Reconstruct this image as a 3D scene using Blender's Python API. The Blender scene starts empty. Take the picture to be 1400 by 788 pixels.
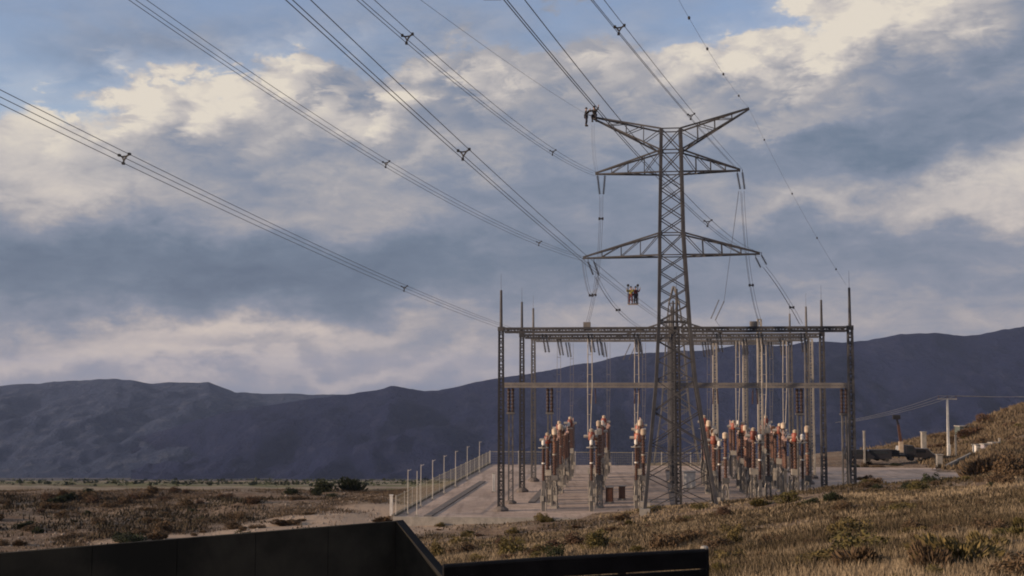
import bpy, math, random
import numpy as np
from mathutils import Vector, Matrix, noise as mnoise
R = math.radians
SC = bpy.context.scene
COL = SC.collection
random.seed(7); rng = np.random.default_rng(7)

# ------------------------------------------------------------------ camera
CAMZ = 15.4; FPX = 1700.0; TH = math.atan(118/1700)
cd = bpy.data.cameras.new('camera'); cam = bpy.data.objects.new('camera', cd); COL.objects.link(cam)
cam.location = (0, 0, CAMZ); cam.rotation_euler = (R(90)+TH, 0, 0)
cd.sensor_width = 36; cd.lens = FPX/1400*36; cd.clip_start = 0.5; cd.clip_end = 40000
SC.camera = cam
SC.cycles.filter_width = 1.9

# ------------------------------------------------------------------ light
SUN_AZ, SUN_EL = R(-104), R(13)          # azimuth from +Y (view direction), negative = left
sd = bpy.data.lights.new('sun', 'SUN'); sun = bpy.data.objects.new('sun', sd); COL.objects.link(sun)
sd.energy = 4.2; sd.angle = R(0.9); sd.color = (1.0, 0.74, 0.52)
sv = Vector((math.sin(SUN_AZ)*math.cos(SUN_EL), math.cos(SUN_AZ)*math.cos(SUN_EL), math.sin(SUN_EL)))
sun.rotation_euler = sv.to_track_quat('Z', 'Y').to_euler()
SC.view_settings.view_transform = 'Standard'; SC.view_settings.look = 'None'
SC.view_settings.exposure = 0.3; SC.view_settings.gamma = 1.0; SC.view_settings.use_curve_mapping = False

# ------------------------------------------------------------------ world: Nishita sky under procedural clouds
W = bpy.data.worlds.new('World'); SC.world = W; W.use_nodes = True
nt = W.node_tree; nt.nodes.clear()
WS = 0.1
def NN(t, **k):
    n = nt.nodes.new(t)
    for a, v in k.items(): setattr(n, a, v)
    return n
def put(sock, v):
    if isinstance(v, bpy.types.NodeSocket): nt.links.new(v, sock)
    elif isinstance(v, tuple) and len(v) == 3 and sock.type == 'RGBA': sock.default_value = (*v, 1)
    else: sock.default_value = v
def M(op, a, b=0.0, c=0.0, clamp=False):
    n = NN('ShaderNodeMath', operation=op, use_clamp=clamp)
    put(n.inputs[0], a); put(n.inputs[1], b); put(n.inputs[2], c)
    return n.outputs[0]
def mixc(f, a, b):
    n = NN('ShaderNodeMix', data_type='RGBA'); put(n.inputs[0], f); put(n.inputs[6], a); put(n.inputs[7], b)
    return n.outputs[2]
def wnoise(vec, scale, detail=6, rough=.55, dist=0.0):
    n = NN('ShaderNodeTexNoise'); n.inputs['Scale'].default_value = scale; n.inputs['Detail'].default_value = detail
    n.inputs['Roughness'].default_value = rough; n.inputs['Distortion'].default_value = dist
    nt.links.new(vec, n.inputs['Vector']); return n.outputs['Fac']
def comb(x, y, z):
    n = NN('ShaderNodeCombineXYZ'); put(n.inputs[0], x); put(n.inputs[1], y); put(n.inputs[2], z); return n.outputs[0]
def srgb(r, g, b):
    f = lambda c: (c/255/12.92) if c/255 <= .04045 else ((c/255+.055)/1.055)**2.4
    return (f(r), f(g), f(b))
tc = NN('ShaderNodeTexCoord'); sp = NN('ShaderNodeSeparateXYZ'); nt.links.new(tc.outputs['Generated'], sp.inputs[0])
X, Y, Z = sp.outputs
az = M('ARCTAN2', X, Y); el = M('ARCSINE', Z)
# A, E: azimuth and elevation in units of 10 degrees-ish (0.1 rad)
A = M('MULTIPLY', az, 10.0); E = M('MULTIPLY', el, 10.0)
# cloud-layer coordinates: a flat layer high above, so that clouds flatten towards the horizon
den = M('ADD', M('MAXIMUM', Z, 0.0), 0.10)
lay = comb(M('DIVIDE', X, den), M('DIVIDE', Y, den), 0.0)
ang = comb(A, M('MULTIPLY', E, 2.5), 0.3)
n_big = wnoise(lay, 1.1, 5, .55); n_mid = wnoise(ang, .85, 7, .58, .35); n_fine = wnoise(ang, 2.6, 8, .66, .5); n_str = wnoise(comb(A, M('MULTIPLY', M('SUBTRACT', E, M('MULTIPLY', A, .08)), 9.0), 3.1), .55, 7, .6, .3)
n_w1 = wnoise(comb(A, M('MULTIPLY', E, 1.6), 7.3), .8, 5, .6); n_w2 = wnoise(comb(A, M('MULTIPLY', E, 1.6), 21.7), 1.1, 6, .6)
Aw = M('ADD', A, M('MULTIPLY', M('SUBTRACT', n_w1, .5), 2.4)); Ew = M('ADD', E, M('MULTIPLY', M('SUBTRACT', n_w2, .5), 1.1))
def px2A(px, py=None): return math.atan((px-700)/1700)*10
def py2E(py): return math.atan((394-py)/1700)*10 + TH*10
def blob(px, py, sx, sy, amp, rot=0.0):
    a0, e0 = px2A(px), py2E(py); sx = sx/170; sy = sy/170
    da = M('SUBTRACT', Aw, a0); de = M('SUBTRACT', Ew, e0)
    if rot:
        c, s = math.cos(rot), math.sin(rot)
        u = M('ADD', M('MULTIPLY', da, c), M('MULTIPLY', de, s)); v = M('SUBTRACT', M('MULTIPLY', de, c), M('MULTIPLY', da, s))
    else: u, v = da, de
    u = M('DIVIDE', u, sx); v = M('DIVIDE', v, sy)
    g = M('EXPONENT', M('MULTIPLY', M('ADD', M('MULTIPLY', u, u), M('MULTIPLY', v, v)), -1.0))
    return M('MULTIPLY', g, amp)
def total(lst):
    t = lst[0]
    for q in lst[1:]: t = M('ADD', t, q)
    return t
# brightness of the cloud deck
BL = [ # px, py, sx, sy, amp, tilt (radians, up to the right)
 (110,165,160,42,.55,.1),(60,235,190,44,.34,0),(330,125,140,38,.50,.3),(430,170,150,36,.26,.2),(250,190,130,26,-.20,0),
 (300,232,160,26,-.16,.1),(90,285,170,24,.20,0),(520,150,160,30,.22,.3),(640,95,130,40,.20,.3),(800,110,130,40,.16,.2),
 (460,290,160,26,.12,.1),(700,265,230,26,-.10,.1),(560,225,150,16,.18,.15),
 (150,385,480,44,-.34,0),(820,400,260,30,-.10,0),(450,350,300,36,-.16,0),(760,330,200,50,-.06,.1),
 (180,470,330,24,.28,.06),(480,455,200,16,.10,.05),(130,500,420,16,.26,0),(470,490,120,12,-.10,0),(560,510,260,18,.20,0),
 (1010,85,170,34,.38,.1),(1130,45,190,56,.55,.1),(1210,150,230,22,.18,.12),(1000,165,180,18,.10,.1),(1340,25,160,40,.16,0),
 (1120,105,200,18,-.04,0),(1380,130,200,26,-.26,.1),(1280,210,260,26,-.22,.1),(1130,190,130,24,-.14,.1),(1370,290,120,36,.34,.2),
 (1180,285,170,20,.16,.12),(1060,340,180,34,-.14,0),(1270,345,170,26,-.10,0),(1050,440,260,26,.10,.1),(1300,410,260,24,-.06,.1),
 (900,420,200,30,.06,0),(1270,440,200,16,.06,0),
]
Bf = total([blob(*b) for b in BL])
vo = NN('ShaderNodeTexVoronoi', feature='SMOOTH_F1'); vo.inputs['Scale'].default_value = 2.3; vo.inputs['Smoothness'].default_value = .35; vo.inputs['Detail'].default_value = 1.0; vo.inputs['Roughness'].default_value = .55
wv = comb(M('ADD', A, M('MULTIPLY', n_fine, .9)), M('ADD', M('MULTIPLY', E, 1.7), M('MULTIPLY', n_mid, .8)), 1.0); nt.links.new(wv, vo.inputs['Vector'])
puff = M('SUBTRACT', .66, vo.outputs['Distance'])
preg = total([blob(250,140,330,62,1.0,.08), blob(1120,70,260,70,.9,.1), blob(640,110,200,50,.5,.1)])
PUFF = M('MULTIPLY', puff, preg)
Bb = M('ADD', M('ADD', M('ADD', Bf, M('MULTIPLY', PUFF, .85)), .47), M('ADD', M('MULTIPLY', M('SUBTRACT', n_big, .5), .18), M('ADD', M('MULTIPLY', M('SUBTRACT', n_mid, .5), .42), M('MULTIPLY', M('SUBTRACT', M('ADD', M('MULTIPLY', n_fine, .8), M('MULTIPLY', n_str, .2)), .5), .52))))
cr = NN('ShaderNodeValToRGB'); put(cr.inputs[0], Bb)
els = [(0.0, srgb(88,101,120)), (.22, srgb(102,115,133)), (.42, srgb(122,130,146)), (.60, srgb(151,150,155)), (.78, srgb(180,174,171)), (1.0, srgb(206,197,184))]
cr.color_ramp.elements[0].position = 0; cr.color_ramp.elements[0].color = (*els[0][1], 1)
cr.color_ramp.elements[1].position = 1; cr.color_ramp.elements[1].color = (*els[-1][1], 1)
for p, c in els[1:-1]:
    e = cr.color_ramp.elements.new(p); e.color = (*c, 1)
# warm tint low over the horizon
low = M('SUBTRACT', 1.0, M('DIVIDE', E, 1.6), clamp=True)
tint = mixc(M('MULTIPLY', low, .85), (1.0, 1.0, 1.0), (1.12, 1.0, .92))
mulc = NN('ShaderNodeMix', data_type='RGBA', blend_type='MULTIPLY'); mulc.inputs[0].default_value = 1.0
nt.links.new(cr.outputs[0], mulc.inputs[6]); nt.links.new(tint, mulc.inputs[7])
cloud = mulc.outputs[2]
# where the sky is clear
CL = [(60,42,430,70,1.4,.02),(330,12,260,58,1.05,.0),(620,10,260,44,.6,0),(930,22,120,40,.95,0),(840,60,90,40,.2,0),(-300,120,300,120,1.2,0)]
clear = total([blob(*b) for b in CL])
hi = M('MULTIPLY', M('SUBTRACT', n_big, .47), 3.0)
outer = M('MULTIPLY', hi, M('MULTIPLY', M('SUBTRACT', E, 3.6), .8, clamp=True))
mask = M('ADD', M('SUBTRACT', M('SUBTRACT', clear, M('MULTIPLY', PUFF, .55)), .50), M('ADD', M('MULTIPLY', M('SUBTRACT', n_mid, .5), .35), M('ADD', M('MULTIPLY', M('SUBTRACT', n_fine, .5), .6), outer)))
mr = NN('ShaderNodeMapRange', interpolation_type='SMOOTHSTEP'); put(mr.inputs[0], mask); mr.inputs[1].default_value = -.10; mr.inputs[2].default_value = .14
veil = M('ADD', M('MULTIPLY', M('SUBTRACT', wnoise(ang, .55, 5, .6, .4), .34), 1.5, clamp=True), total([blob(170,75,150,34,.5,0), blob(660,50,240,50,.5,0)]), clamp=True)
clr = M('MULTIPLY', mr.outputs[0], M('SUBTRACT', 1.0, M('MULTIPLY', veil, .8)))
sky = NN('ShaderNodeTexSky', sky_type='NISHITA'); sky.sun_disc = False; sky.sun_elevation = SUN_EL; sky.sun_rotation = SUN_AZ
skm = NN('ShaderNodeMix', data_type='RGBA', blend_type='MULTIPLY'); skm.inputs[0].default_value = 1.0
nt.links.new(sky.outputs[0], skm.inputs[6]); skm.inputs[7].default_value = (1.35, 1.25, 1.42, 1)
SKYMUL = skm
cs = NN('ShaderNodeMix', data_type='RGBA', blend_type='MULTIPLY'); cs.inputs[0].default_value = 1.0
nt.links.new(cloud, cs.inputs[6]); cs.inputs[7].default_value = (1/WS, 1/WS, 1/WS, 1)
final = mixc(clr, cs.outputs[2], skm.outputs[2])
bg = NN('ShaderNodeBackground'); bg.inputs[1].default_value = WS; nt.links.new(final, bg.inputs[0])
wo = NN('ShaderNodeOutputWorld'); nt.links.new(bg.outputs[0], wo.inputs[0])

# ------------------------------------------------------------------ helpers
def ray(px, py):
    u = (px-700)/FPX; v = (394-py)/FPX; c, s = math.cos(TH), math.sin(TH)
    return Vector((u, c - v*s, s + v*c))
def at(px, py, Yd):
    d = ray(px, py); t = Yd/d.y
    return Vector((0, 0, CAMZ)) + d*t
def atz(px, py, z):
    d = ray(px, py); t = (z-CAMZ)/d.z
    return Vector((0, 0, CAMZ)) + d*t

def tag(o, label=None, cat=None, group=None, kind=None):
    if label: o['label'] = label
    if cat: o['category'] = cat
    if group: o['group'] = group
    if kind: o['kind'] = kind
    return o
def empty(name, loc=(0,0,0), rz=0.0, **k):
    o = bpy.data.objects.new(name, None); COL.objects.link(o); o.location = loc; o.rotation_euler = (0,0,rz)
    o.empty_display_size = .3
    return tag(o, **k)
def kids(o): return KIDS.get(o.name, [])
KIDS = {}
class MB:
    def __init__(s, org=(0,0,0)): s.v = []; s.f = []; s.o = Vector(org)
    def add(s, vs, fs):
        n = len(s.v); s.v += [tuple(Vector(q)-s.o) for q in vs]; s.f += [tuple(i+n for i in f) for f in fs]; return s
    def box(s, c, d, rz=0.0):
        hx, hy, hz = d[0]/2, d[1]/2, d[2]/2; c = Vector(c); m = Matrix.Rotation(rz, 3, 'Z')
        vs = [c + m @ Vector((sx*hx, sy*hy, sz*hz)) for sz in (-1,1) for sx, sy in ((-1,-1),(1,-1),(1,1),(-1,1))]
        return s.add(vs, [(3,2,1,0),(4,5,6,7),(0,1,5,4),(1,2,6,5),(2,3,7,6),(3,0,4,7)])
    def bar(s, p, q, w, h=None, w2=None):
        p, q = Vector(p), Vector(q); d = (q-p)
        if d.length < 1e-6: return s
        d.normalize(); up = Vector((0,0,1)) if abs(d.z) < .95 else Vector((0,1,0))
        a = d.cross(up).normalized(); b = a.cross(d); h = h or w; k = (w2 or w)/w
        vs = [p+a*x*w/2+b*y*h/2 for x, y in ((-1,-1),(1,-1),(1,1),(-1,1))] + [q+a*x*w*k/2+b*y*h*k/2 for x, y in ((-1,-1),(1,-1),(1,1),(-1,1))]
        return s.add(vs, [(3,2,1,0),(4,5,6,7),(0,1,5,4),(1,2,6,5),(2,3,7,6),(3,0,4,7)])
    def tube(s, pts, r, n=6, r2=None, caps=True):
        pts = [Vector(p) for p in pts]; vs = []; fs = []; m = len(pts)
        for i, p in enumerate(pts):
            d = (pts[min(i+1, m-1)]-pts[max(i-1, 0)]).normalized(); up = Vector((0,0,1)) if abs(d.z) < .95 else Vector((0,1,0))
            a = d.cross(up).normalized(); b = a.cross(d); rr = r if r2 is None else r+(r2-r)*i/(m-1)
            for k in range(n):
                t = 2*math.pi*k/n; vs.append(p+a*math.cos(t)*rr+b*math.sin(t)*rr)
        for i in range(m-1):
            for k in range(n):
                k2 = (k+1) % n; fs.append((i*n+k, i*n+k2, (i+1)*n+k2, (i+1)*n+k))
        if caps: fs += [tuple(range(n))[::-1], tuple(range((m-1)*n, m*n))]
        return s.add(vs, fs)
    def lathe(s, prof, c=(0,0,0), n=10, axis=None):
        """prof: list of (r, h); axis: direction, default up"""
        c = Vector(c); q = Vector(axis).normalized().to_track_quat('Z', 'Y') if axis is not None else None
        vs = []; fs = []
        for r, h in prof:
            for k in range(n):
                t = 2*math.pi*k/n; w = Vector((r*math.cos(t), r*math.sin(t), h))
                if q: w = q @ w
                vs.append(c+w)
        for i in range(len(prof)-1):
            for k in range(n):
                k2 = (k+1) % n; fs.append((i*n+k, i*n+k2, (i+1)*n+k2, (i+1)*n+k))
        fs += [tuple(range(n))[::-1], tuple(range((len(prof)-1)*n, len(prof)*n))]
        return s.add(vs, fs)
    def build(s, name, mat, parent=None, smooth=False, **k):
        me = bpy.data.meshes.new(name); me.from_pydata(s.v, [], s.f); me.materials.append(mat)
        if smooth: me.polygons.foreach_set('use_smooth', [True]*len(me.polygons))
        o = bpy.data.objects.new(name, me); COL.objects.link(o)
        if parent is not None: o.parent = parent; KIDS.setdefault(parent.name, []).append(o)
        elif s.o.length > 0: o.location = s.o
        return tag(o, **k)
def copy_tree(o, parent=None):
    c = o.copy(); COL.objects.link(c); c.parent = parent
    if parent is not None: KIDS.setdefault(parent.name, []).append(c)
    for ch in list(kids(o)): copy_tree(ch, c)
    return c
def mesh_np(name, v, f, mat, smooth=False):
    """v (n,3) float, f (m,k) int, k = 3 or 4"""
    me = bpy.data.meshes.new(name); k = f.shape[1]
    me.vertices.add(len(v)); me.vertices.foreach_set('co', np.asarray(v, np.float32).ravel())
    me.loops.add(f.size); me.loops.foreach_set('vertex_index', f.astype(np.int32).ravel())
    me.polygons.add(len(f)); me.polygons.foreach_set('loop_start', np.arange(0, f.size, k, dtype=np.int32))
    me.polygons.foreach_set('use_smooth', np.full(len(f), smooth)); me.update(calc_edges=True); me.validate()
    for m in (mat if isinstance(mat, (list, tuple)) else [mat]): me.materials.append(m)
    return me
def link(name, me, parent=None, **k):
    o = bpy.data.objects.new(name, me); COL.objects.link(o)
    if parent is not None: o.parent = parent; KIDS.setdefault(parent.name, []).append(o)
    return tag(o, **k)

# ------------------------------------------------------------------ materials
class Mat:
    def __init__(s, name):
        s.m = bpy.data.materials.new(name); s.m.use_nodes = True; s.t = s.m.node_tree; s.p = s.t.nodes['Principled BSDF']
        s.g = s.t.nodes.new('ShaderNodeNewGeometry'); s.oi = None
    def n(s, t, **k):
        q = s.t.nodes.new(t)
        for a, v in k.items(): setattr(q, a, v)
        return q
    def set(s, sock, v):
        if isinstance(v, bpy.types.NodeSocket): s.t.links.new(v, sock)
        elif isinstance(v, tuple) and len(v) == 3 and sock.type == 'RGBA': sock.default_value = (*v, 1)
        else: sock.default_value = v
    def math(s, op, a, b=0.0, c=0.0, clamp=False):
        q = s.n('ShaderNodeMath', operation=op, use_clamp=clamp); s.set(q.inputs[0], a); s.set(q.inputs[1], b); s.set(q.inputs[2], c); return q.outputs[0]
    def mix(s, f, a, b, blend='MIX'):
        q = s.n('ShaderNodeMix', data_type='RGBA', blend_type=blend); s.set(q.inputs[0], f); s.set(q.inputs[6], a); s.set(q.inputs[7], b); return q.outputs[2]
    def noise(s, scale, detail=5, rough=.6, vec=None, dist=0.0, stretch=None):
        v = vec or s.g.outputs['Position']
        if stretch:
            mp = s.n('ShaderNodeMapping'); s.t.links.new(v, mp.inputs[0]); mp.inputs['Scale'].default_value = stretch; v = mp.outputs[0]
        q = s.n('ShaderNodeTexNoise'); q.inputs['Scale'].default_value = scale; q.inputs['Detail'].default_value = detail
        q.inputs['Roughness'].default_value = rough; q.inputs['Distortion'].default_value = dist
        s.t.links.new(v, q.inputs['Vector']); return q.outputs['Fac']
    def ramp(s, f, els):
        q = s.n('ShaderNodeValToRGB'); s.set(q.inputs[0], f); r = q.color_ramp
        r.elements[0].position = els[0][0]; r.elements[0].color = (*els[0][1], 1); r.elements[1].position = els[-1][0]; r.elements[1].color = (*els[-1][1], 1)
        for p, c in els[1:-1]: e = r.elements.new(p); e.color = (*c, 1)
        return q.outputs[0]
    def rng(s, f, a, b, c=0.0, d=1.0):
        q = s.n('ShaderNodeMapRange', interpolation_type='SMOOTHSTEP'); s.set(q.inputs[0], f)
        for i, x in enumerate((a, b, c, d)): q.inputs[i+1].default_value = x
        return q.outputs[0]
    def bump(s, h, strength=.5, dist=.1):
        q = s.n('ShaderNodeBump'); q.inputs['Strength'].default_value = strength; q.inputs['Distance'].default_value = dist
        s.set(q.inputs['Height'], h); s.t.links.new(q.outputs[0], s.p.inputs['Normal'])
    def base(s, c): s.set(s.p.inputs['Base Color'], c); return s
    def rough(s, v): s.set(s.p.inputs['Roughness'], v); return s
    def xyz(s):
        q = s.n('ShaderNodeSeparateXYZ'); s.t.links.new(s.g.outputs['Position'], q.inputs[0]); return q.outputs
    def rand(s):
        if not s.oi: s.oi = s.n('ShaderNodeObjectInfo')
        return s.oi.outputs['Random']
def worn(name, c1, c2, scale=1.2, rough=.6, metal=0.0, spec=None, vary=0.0):
    m = Mat(name); f = m.rng(m.noise(scale, 6, .65), .36, .66); col = m.mix(f, c1, c2)
    if vary:
        col = m.mix(m.math('MULTIPLY', m.rand(), vary), col, (c1[0]*.4, c1[1]*.4, c1[2]*.4))
    m.base(col); m.rough(rough); m.p.inputs['Metallic'].default_value = metal
    if spec is not None: m.p.inputs['Specular IOR Level'].default_value = spec
    m.bump(m.noise(scale*9, 4), .15, .02)
    return m.m
steel = worn('galvanised_steel', (.10,.098,.10), (.17,.16,.155), .7, .6, .25)
steel_dark = worn('weathered_tower_steel', (.05,.05,.06), (.105,.10,.10), .5, .65, .15, vary=.7)
steel_pale = worn('pale_lattice_steel', (.30,.28,.25), (.42,.38,.33), .9, .6, .1)
tan_steel = worn('pale_portal_beam_steel', (.15,.14,.135), (.22,.20,.185), .8, .6, .1)
wire_m = worn('weathered_aluminium_conductor', (.07,.07,.08), (.11,.105,.11), 2, .6, .3)
drop_m = worn('bright_aluminium_tube', (.34,.32,.29), (.48,.44,.39), 2, .5, .2)
porc = worn('brown_glazed_porcelain', (.10,.052,.04), (.22,.115,.075), .9, .4, 0, .5, .6)
porc_dark = worn('dark_brown_porcelain', (.06,.03,.025), (.10,.05,.035), 2.5, .3)
glass_ins = worn('dark_glass_insulator', (.035,.035,.04), (.07,.06,.06), 3, .3)
red_m = worn('faded_red_paint', (.36,.08,.055), (.44,.19,.125), .9, .5, vary=.9)
cream_m = worn('cream_enamel', (.52,.40,.30), (.74,.63,.50), 1.2, .5, vary=.7)
white_m = worn('dirty_white_paint', (.62,.60,.56), (.76,.74,.70), 1.5, .5)
pinkgrey = worn('pink_grey_primer', (.44,.28,.24), (.58,.40,.34), 1.5, .55)
conc = worn('rough_concrete', (.26,.245,.225), (.36,.335,.30), 1.5, .9)
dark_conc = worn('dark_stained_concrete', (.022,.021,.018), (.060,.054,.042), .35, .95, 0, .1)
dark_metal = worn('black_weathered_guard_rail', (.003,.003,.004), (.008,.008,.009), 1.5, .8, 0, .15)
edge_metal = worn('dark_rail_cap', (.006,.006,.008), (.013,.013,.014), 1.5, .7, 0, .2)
black_m = worn('black_paint_on_vehicles', (.010,.010,.016), (.016,.016,.02), 1, .55)
rubber = worn('tyre_rubber', (.015,.015,.015), (.03,.028,.026), 3, .85)
glassm = Mat('vehicle_glass').base((.02,.025,.03)).rough(.08).m
yel = worn('lime_work_clothing', (.16,.15,.04), (.24,.21,.05), 6, .85)
dred = worn('maroon_work_clothing', (.09,.025,.03), (.14,.04,.04), 6, .85)
dblue = worn('navy_work_clothing', (.018,.018,.03), (.035,.033,.05), 6, .85)
dgrey = worn('charcoal_work_clothing', (.02,.018,.02), (.04,.035,.035), 6, .85)
skin = worn('skin', (.38,.22,.15), (.42,.25,.18), 6, .6)
helmet_m = worn('helmet_plastic', (.30,.27,.22), (.34,.30,.26), 6, .4)
dark_helmet = worn('dark_helmet_plastic', (.03,.03,.035), (.05,.05,.05), 6, .4)
hut_green = worn('grey_green_cladding', (.07,.09,.085), (.10,.12,.11), .8, .7)

# ground
gm = Mat('dry_scrub_ground')
gx, gy, gz = gm.xyz()
n1 = gm.noise(.05, 6, .6); n2 = gm.noise(.35, 6, .65); n3 = gm.noise(2.2, 5, .7)
soil = gm.mix(gm.rng(n2, .35, .65), (.19,.135,.095), (.31,.24,.175))
soil = gm.mix(gm.rng(n3, .45, .62), soil, (.075,.055,.04))
soil = gm.mix(gm.rng(n1, .5, .62, 0, .5), soil, (.15,.095,.065))
# sandy track running down beside the yard, on the left
dx = gm.math('ABSOLUTE', gm.math('ADD', gm.math('ADD', gx, 17.5), gm.math('MULTIPLY', gm.math('SUBTRACT', 135, gy), .62)))
trk = gm.math('ADD', dx, gm.math('MULTIPLY', gm.math('SUBTRACT', n2, .5), 12))
tm = gm.math('MULTIPLY', gm.rng(trk, 11, 16, 1, 0), gm.rng(gy, 185, 200, 1, 0))
soil = gm.mix(gm.math('MULTIPLY', tm, .85), soil, gm.mix(n3, (.36,.275,.205), (.50,.39,.30)))
# far valley floor with field strips
strip = gm.noise(.012, 4, .5, stretch=(.16, 1.0, 1.0)); bandc = gm.ramp(strip, [(.34,(.10,.085,.06)), (.44,(.17,.13,.085)), (.5,(.13,.135,.06)), (.56,(.30,.25,.19)), (.66,(.15,.11,.075))])
soil = gm.mix(gm.math('MULTIPLY', gm.rng(gm.math('ADD', gy, gm.math('MULTIPLY', n1, 40)), 205, 260), gm.rng(gx, 5, 40, 1, 0)), soil, bandc)
soil = gm.mix(gm.rng(gy, 1100, 2200), soil, (.085,.075,.065))
gm.base(soil); gm.rough(.95); gm.p.inputs['Specular IOR Level'].default_value = .15
gm.bump(gm.math('ADD', gm.math('MULTIPLY', n3, .5), n2), .8, .5)
ground_m = gm.m
# yard gravel
ym = Mat('yard_gravel'); a = ym.noise(.12, 6, .6); b = ym.noise(9, 4, .7); c = ym.noise(.8, 6, .6)
yc = ym.mix(ym.rng(a, .35, .65), (.40,.315,.265), (.54,.43,.36)); yc = ym.mix(ym.rng(c, .45, .7, 0, .5), yc, (.28,.22,.185)); yc = ym.mix(ym.rng(b, .5, .7, 0, .35), yc, (.22,.175,.15))
yt = ym.noise(.55, 5, .6, stretch=(1.6, .13, 1)); yc = ym.mix(ym.rng(yt, .5, .66, 0, .55), yc, (.24,.19,.16)); yw = ym.noise(.22, 4, .6, dist=1.5); yc = ym.mix(ym.rng(yw, .56, .64, 0, .5), yc, (.30,.235,.19)); ym.base(yc); ym.rough(.95); ym.p.inputs['Specular IOR Level'].default_value = .15; ym.bump(b, .6, .06); yard_m = ym.m
# mountains: the blue of distant haze is mixed into their scrub colours
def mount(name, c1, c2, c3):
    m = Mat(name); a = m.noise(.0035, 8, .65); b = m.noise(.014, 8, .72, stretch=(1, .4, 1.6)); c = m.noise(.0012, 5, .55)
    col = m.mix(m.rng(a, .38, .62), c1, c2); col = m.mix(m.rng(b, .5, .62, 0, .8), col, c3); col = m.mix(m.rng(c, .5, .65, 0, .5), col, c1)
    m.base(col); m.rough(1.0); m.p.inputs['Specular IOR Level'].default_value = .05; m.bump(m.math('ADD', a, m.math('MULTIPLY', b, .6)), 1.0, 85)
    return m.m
mount_l = mount('far_mountain_scrub_haze_tint', (.030,.042,.088), (.042,.056,.102), (.075,.085,.122))
mount_r = mount('near_mountain_scrub_haze_tint', (.008,.012,.050), (.014,.019,.064), (.028,.032,.074))
# foliage
def leafmat(name, c1, c2, c3):
    m = Mat(name); a = m.noise(1.6, 5, .7); r = m.g.outputs['Random Per Island']
    col = m.mix(m.rng(a, .35, .65), c1, c2); col = m.mix(m.math('MULTIPLY', r, .7), col, c3)
    col = m.mix(m.math('MULTIPLY', m.rand(), .5), col, c1)
    m.base(col); m.rough(.8); m.p.inputs['Specular IOR Level'].default_value = .2
    return m.m
leaf_dark = leafmat('dark_green_leaves', (.022,.030,.016), (.05,.06,.028), (.035,.04,.02))
leaf_olive = leafmat('olive_leaves', (.07,.065,.025), (.13,.11,.04), (.16,.12,.045))
leaf_brown = leafmat('brown_dry_leaves', (.07,.045,.028), (.13,.085,.05), (.17,.12,.07))
leaf_yellow = leafmat('yellow_broom_leaves', (.13,.10,.04), (.20,.15,.06), (.10,.085,.04))
leaf_red = leafmat('reddish_dry_leaves', (.085,.048,.032), (.13,.078,.05), (.09,.06,.04))
grass_m = leafmat('dry_straw_grass', (.17,.13,.085), (.30,.235,.155), (.36,.29,.20))
bark = worn('grey_brown_stem', (.08,.06,.045), (.13,.10,.075), 4, .9)
rock_m = worn('pale_rock', (.22,.18,.15), (.34,.29,.24), 1.5, .95)

# ------------------------------------------------------------------ terrain
PX = [-1500,-500,0,250,430,520,560,700,850,925,1000,1180,1300,1400,1900,2900]
YK = [-60,0,8,21,40,60,90,110,125,134,150,180,230,300,600,1000,2000,3300,5200]
L =  [14,13.3,12.2,9.5,6.5,4.2,.6,-1.0,-1.1,-1.2,-1.2,-1.6,-6.2,-12.4,-38.5,-72,-158,-262,-420]
def col(**k): c = dict(zip(YK, L)); c.update({int(a[1:]): v for a, v in k.items()}); return [c[y] for y in YK]
TAB = [L, L, L, L, col(y134=-.9, y150=-.8),
 col(y60=4.6, y90=1.4, y110=-.4, y125=-.8, y134=-.9, y150=-.9, y180=-1.2),
 col(y40=7.5, y60=5.0, y90=1.8, y110=.2, y125=-.5, y134=-.9, y150=-.9, y180=-1.2),
 col(y21=10,y40=8.2, y60=6.0, y90=2.8, y110=1.0, y125=.3, y134=-.1, y150=-.6, y180=-.6, y230=-2.5,y300=-8),
 col(y21=11,y40=8.8, y60=6.9, y90=3.9, y110=1.9, y125=1.0, y134=.6, y150=-.6, y180=-.6, y230=-1.5,y300=-7),
 col(y21=11.4,y40=9.2, y60=7.3, y90=4.3, y110=2.5, y125=1.7, y134=1.2, y150=-.6, y180=-.6, y230=-1.2,y300=-6),
 col(y21=11.6,y40=9.6, y60=7.8, y90=5.0, y110=3.3, y125=2.6, y134=1.9, y150=-.4, y180=-.6, y230=-1.2,y300=-5.5),
 col(y21=11.9,y40=10.2, y60=8.7, y90=6.5, y110=5.3, y125=4.7, y134=3.7, y150=-.2, y180=-.6, y230=-.8,y300=-2.6,y600=-36),
 col(y21=12.0,y40=10.5, y60=9.2, y90=7.2, y110=6.1, y125=5.3, y134=3.9, y150=.2, y180=-.8, y230=-.7,y300=1.0,y600=-28),
 col(y21=12.0,y40=10.6, y60=9.4, y90=7.6, y110=6.7, y125=6.2, y134=5.8, y150=4.4, y180=2.2, y230=3.8,y300=7.6,y600=-10),
 col(y21=12.2,y40=11.2, y60=10.2, y90=9, y110=8.6, y125=8.6, y134=8.8, y150=9.4, y180=11, y230=15,y300=22,y600=30,y1000=-30),
 col(y21=12.8,y40=12.4, y60=12, y90=12, y110=12, y125=12, y134=12.4, y150=14, y180=18, y230=24,y300=34,y600=50,y1000=0)]
TAB = np.array(TAB, float); PXA = np.array(PX, float); YA = np.array(YK, float)
def pchip_w(xs, x):
    i = np.clip(np.searchsorted(xs, x)-1, 0, len(xs)-2); t = np.clip((x-xs[i])/(xs[i+1]-xs[i]), 0, 1); return i, t*t*(3-2*t)*.35+t*.65
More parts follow.
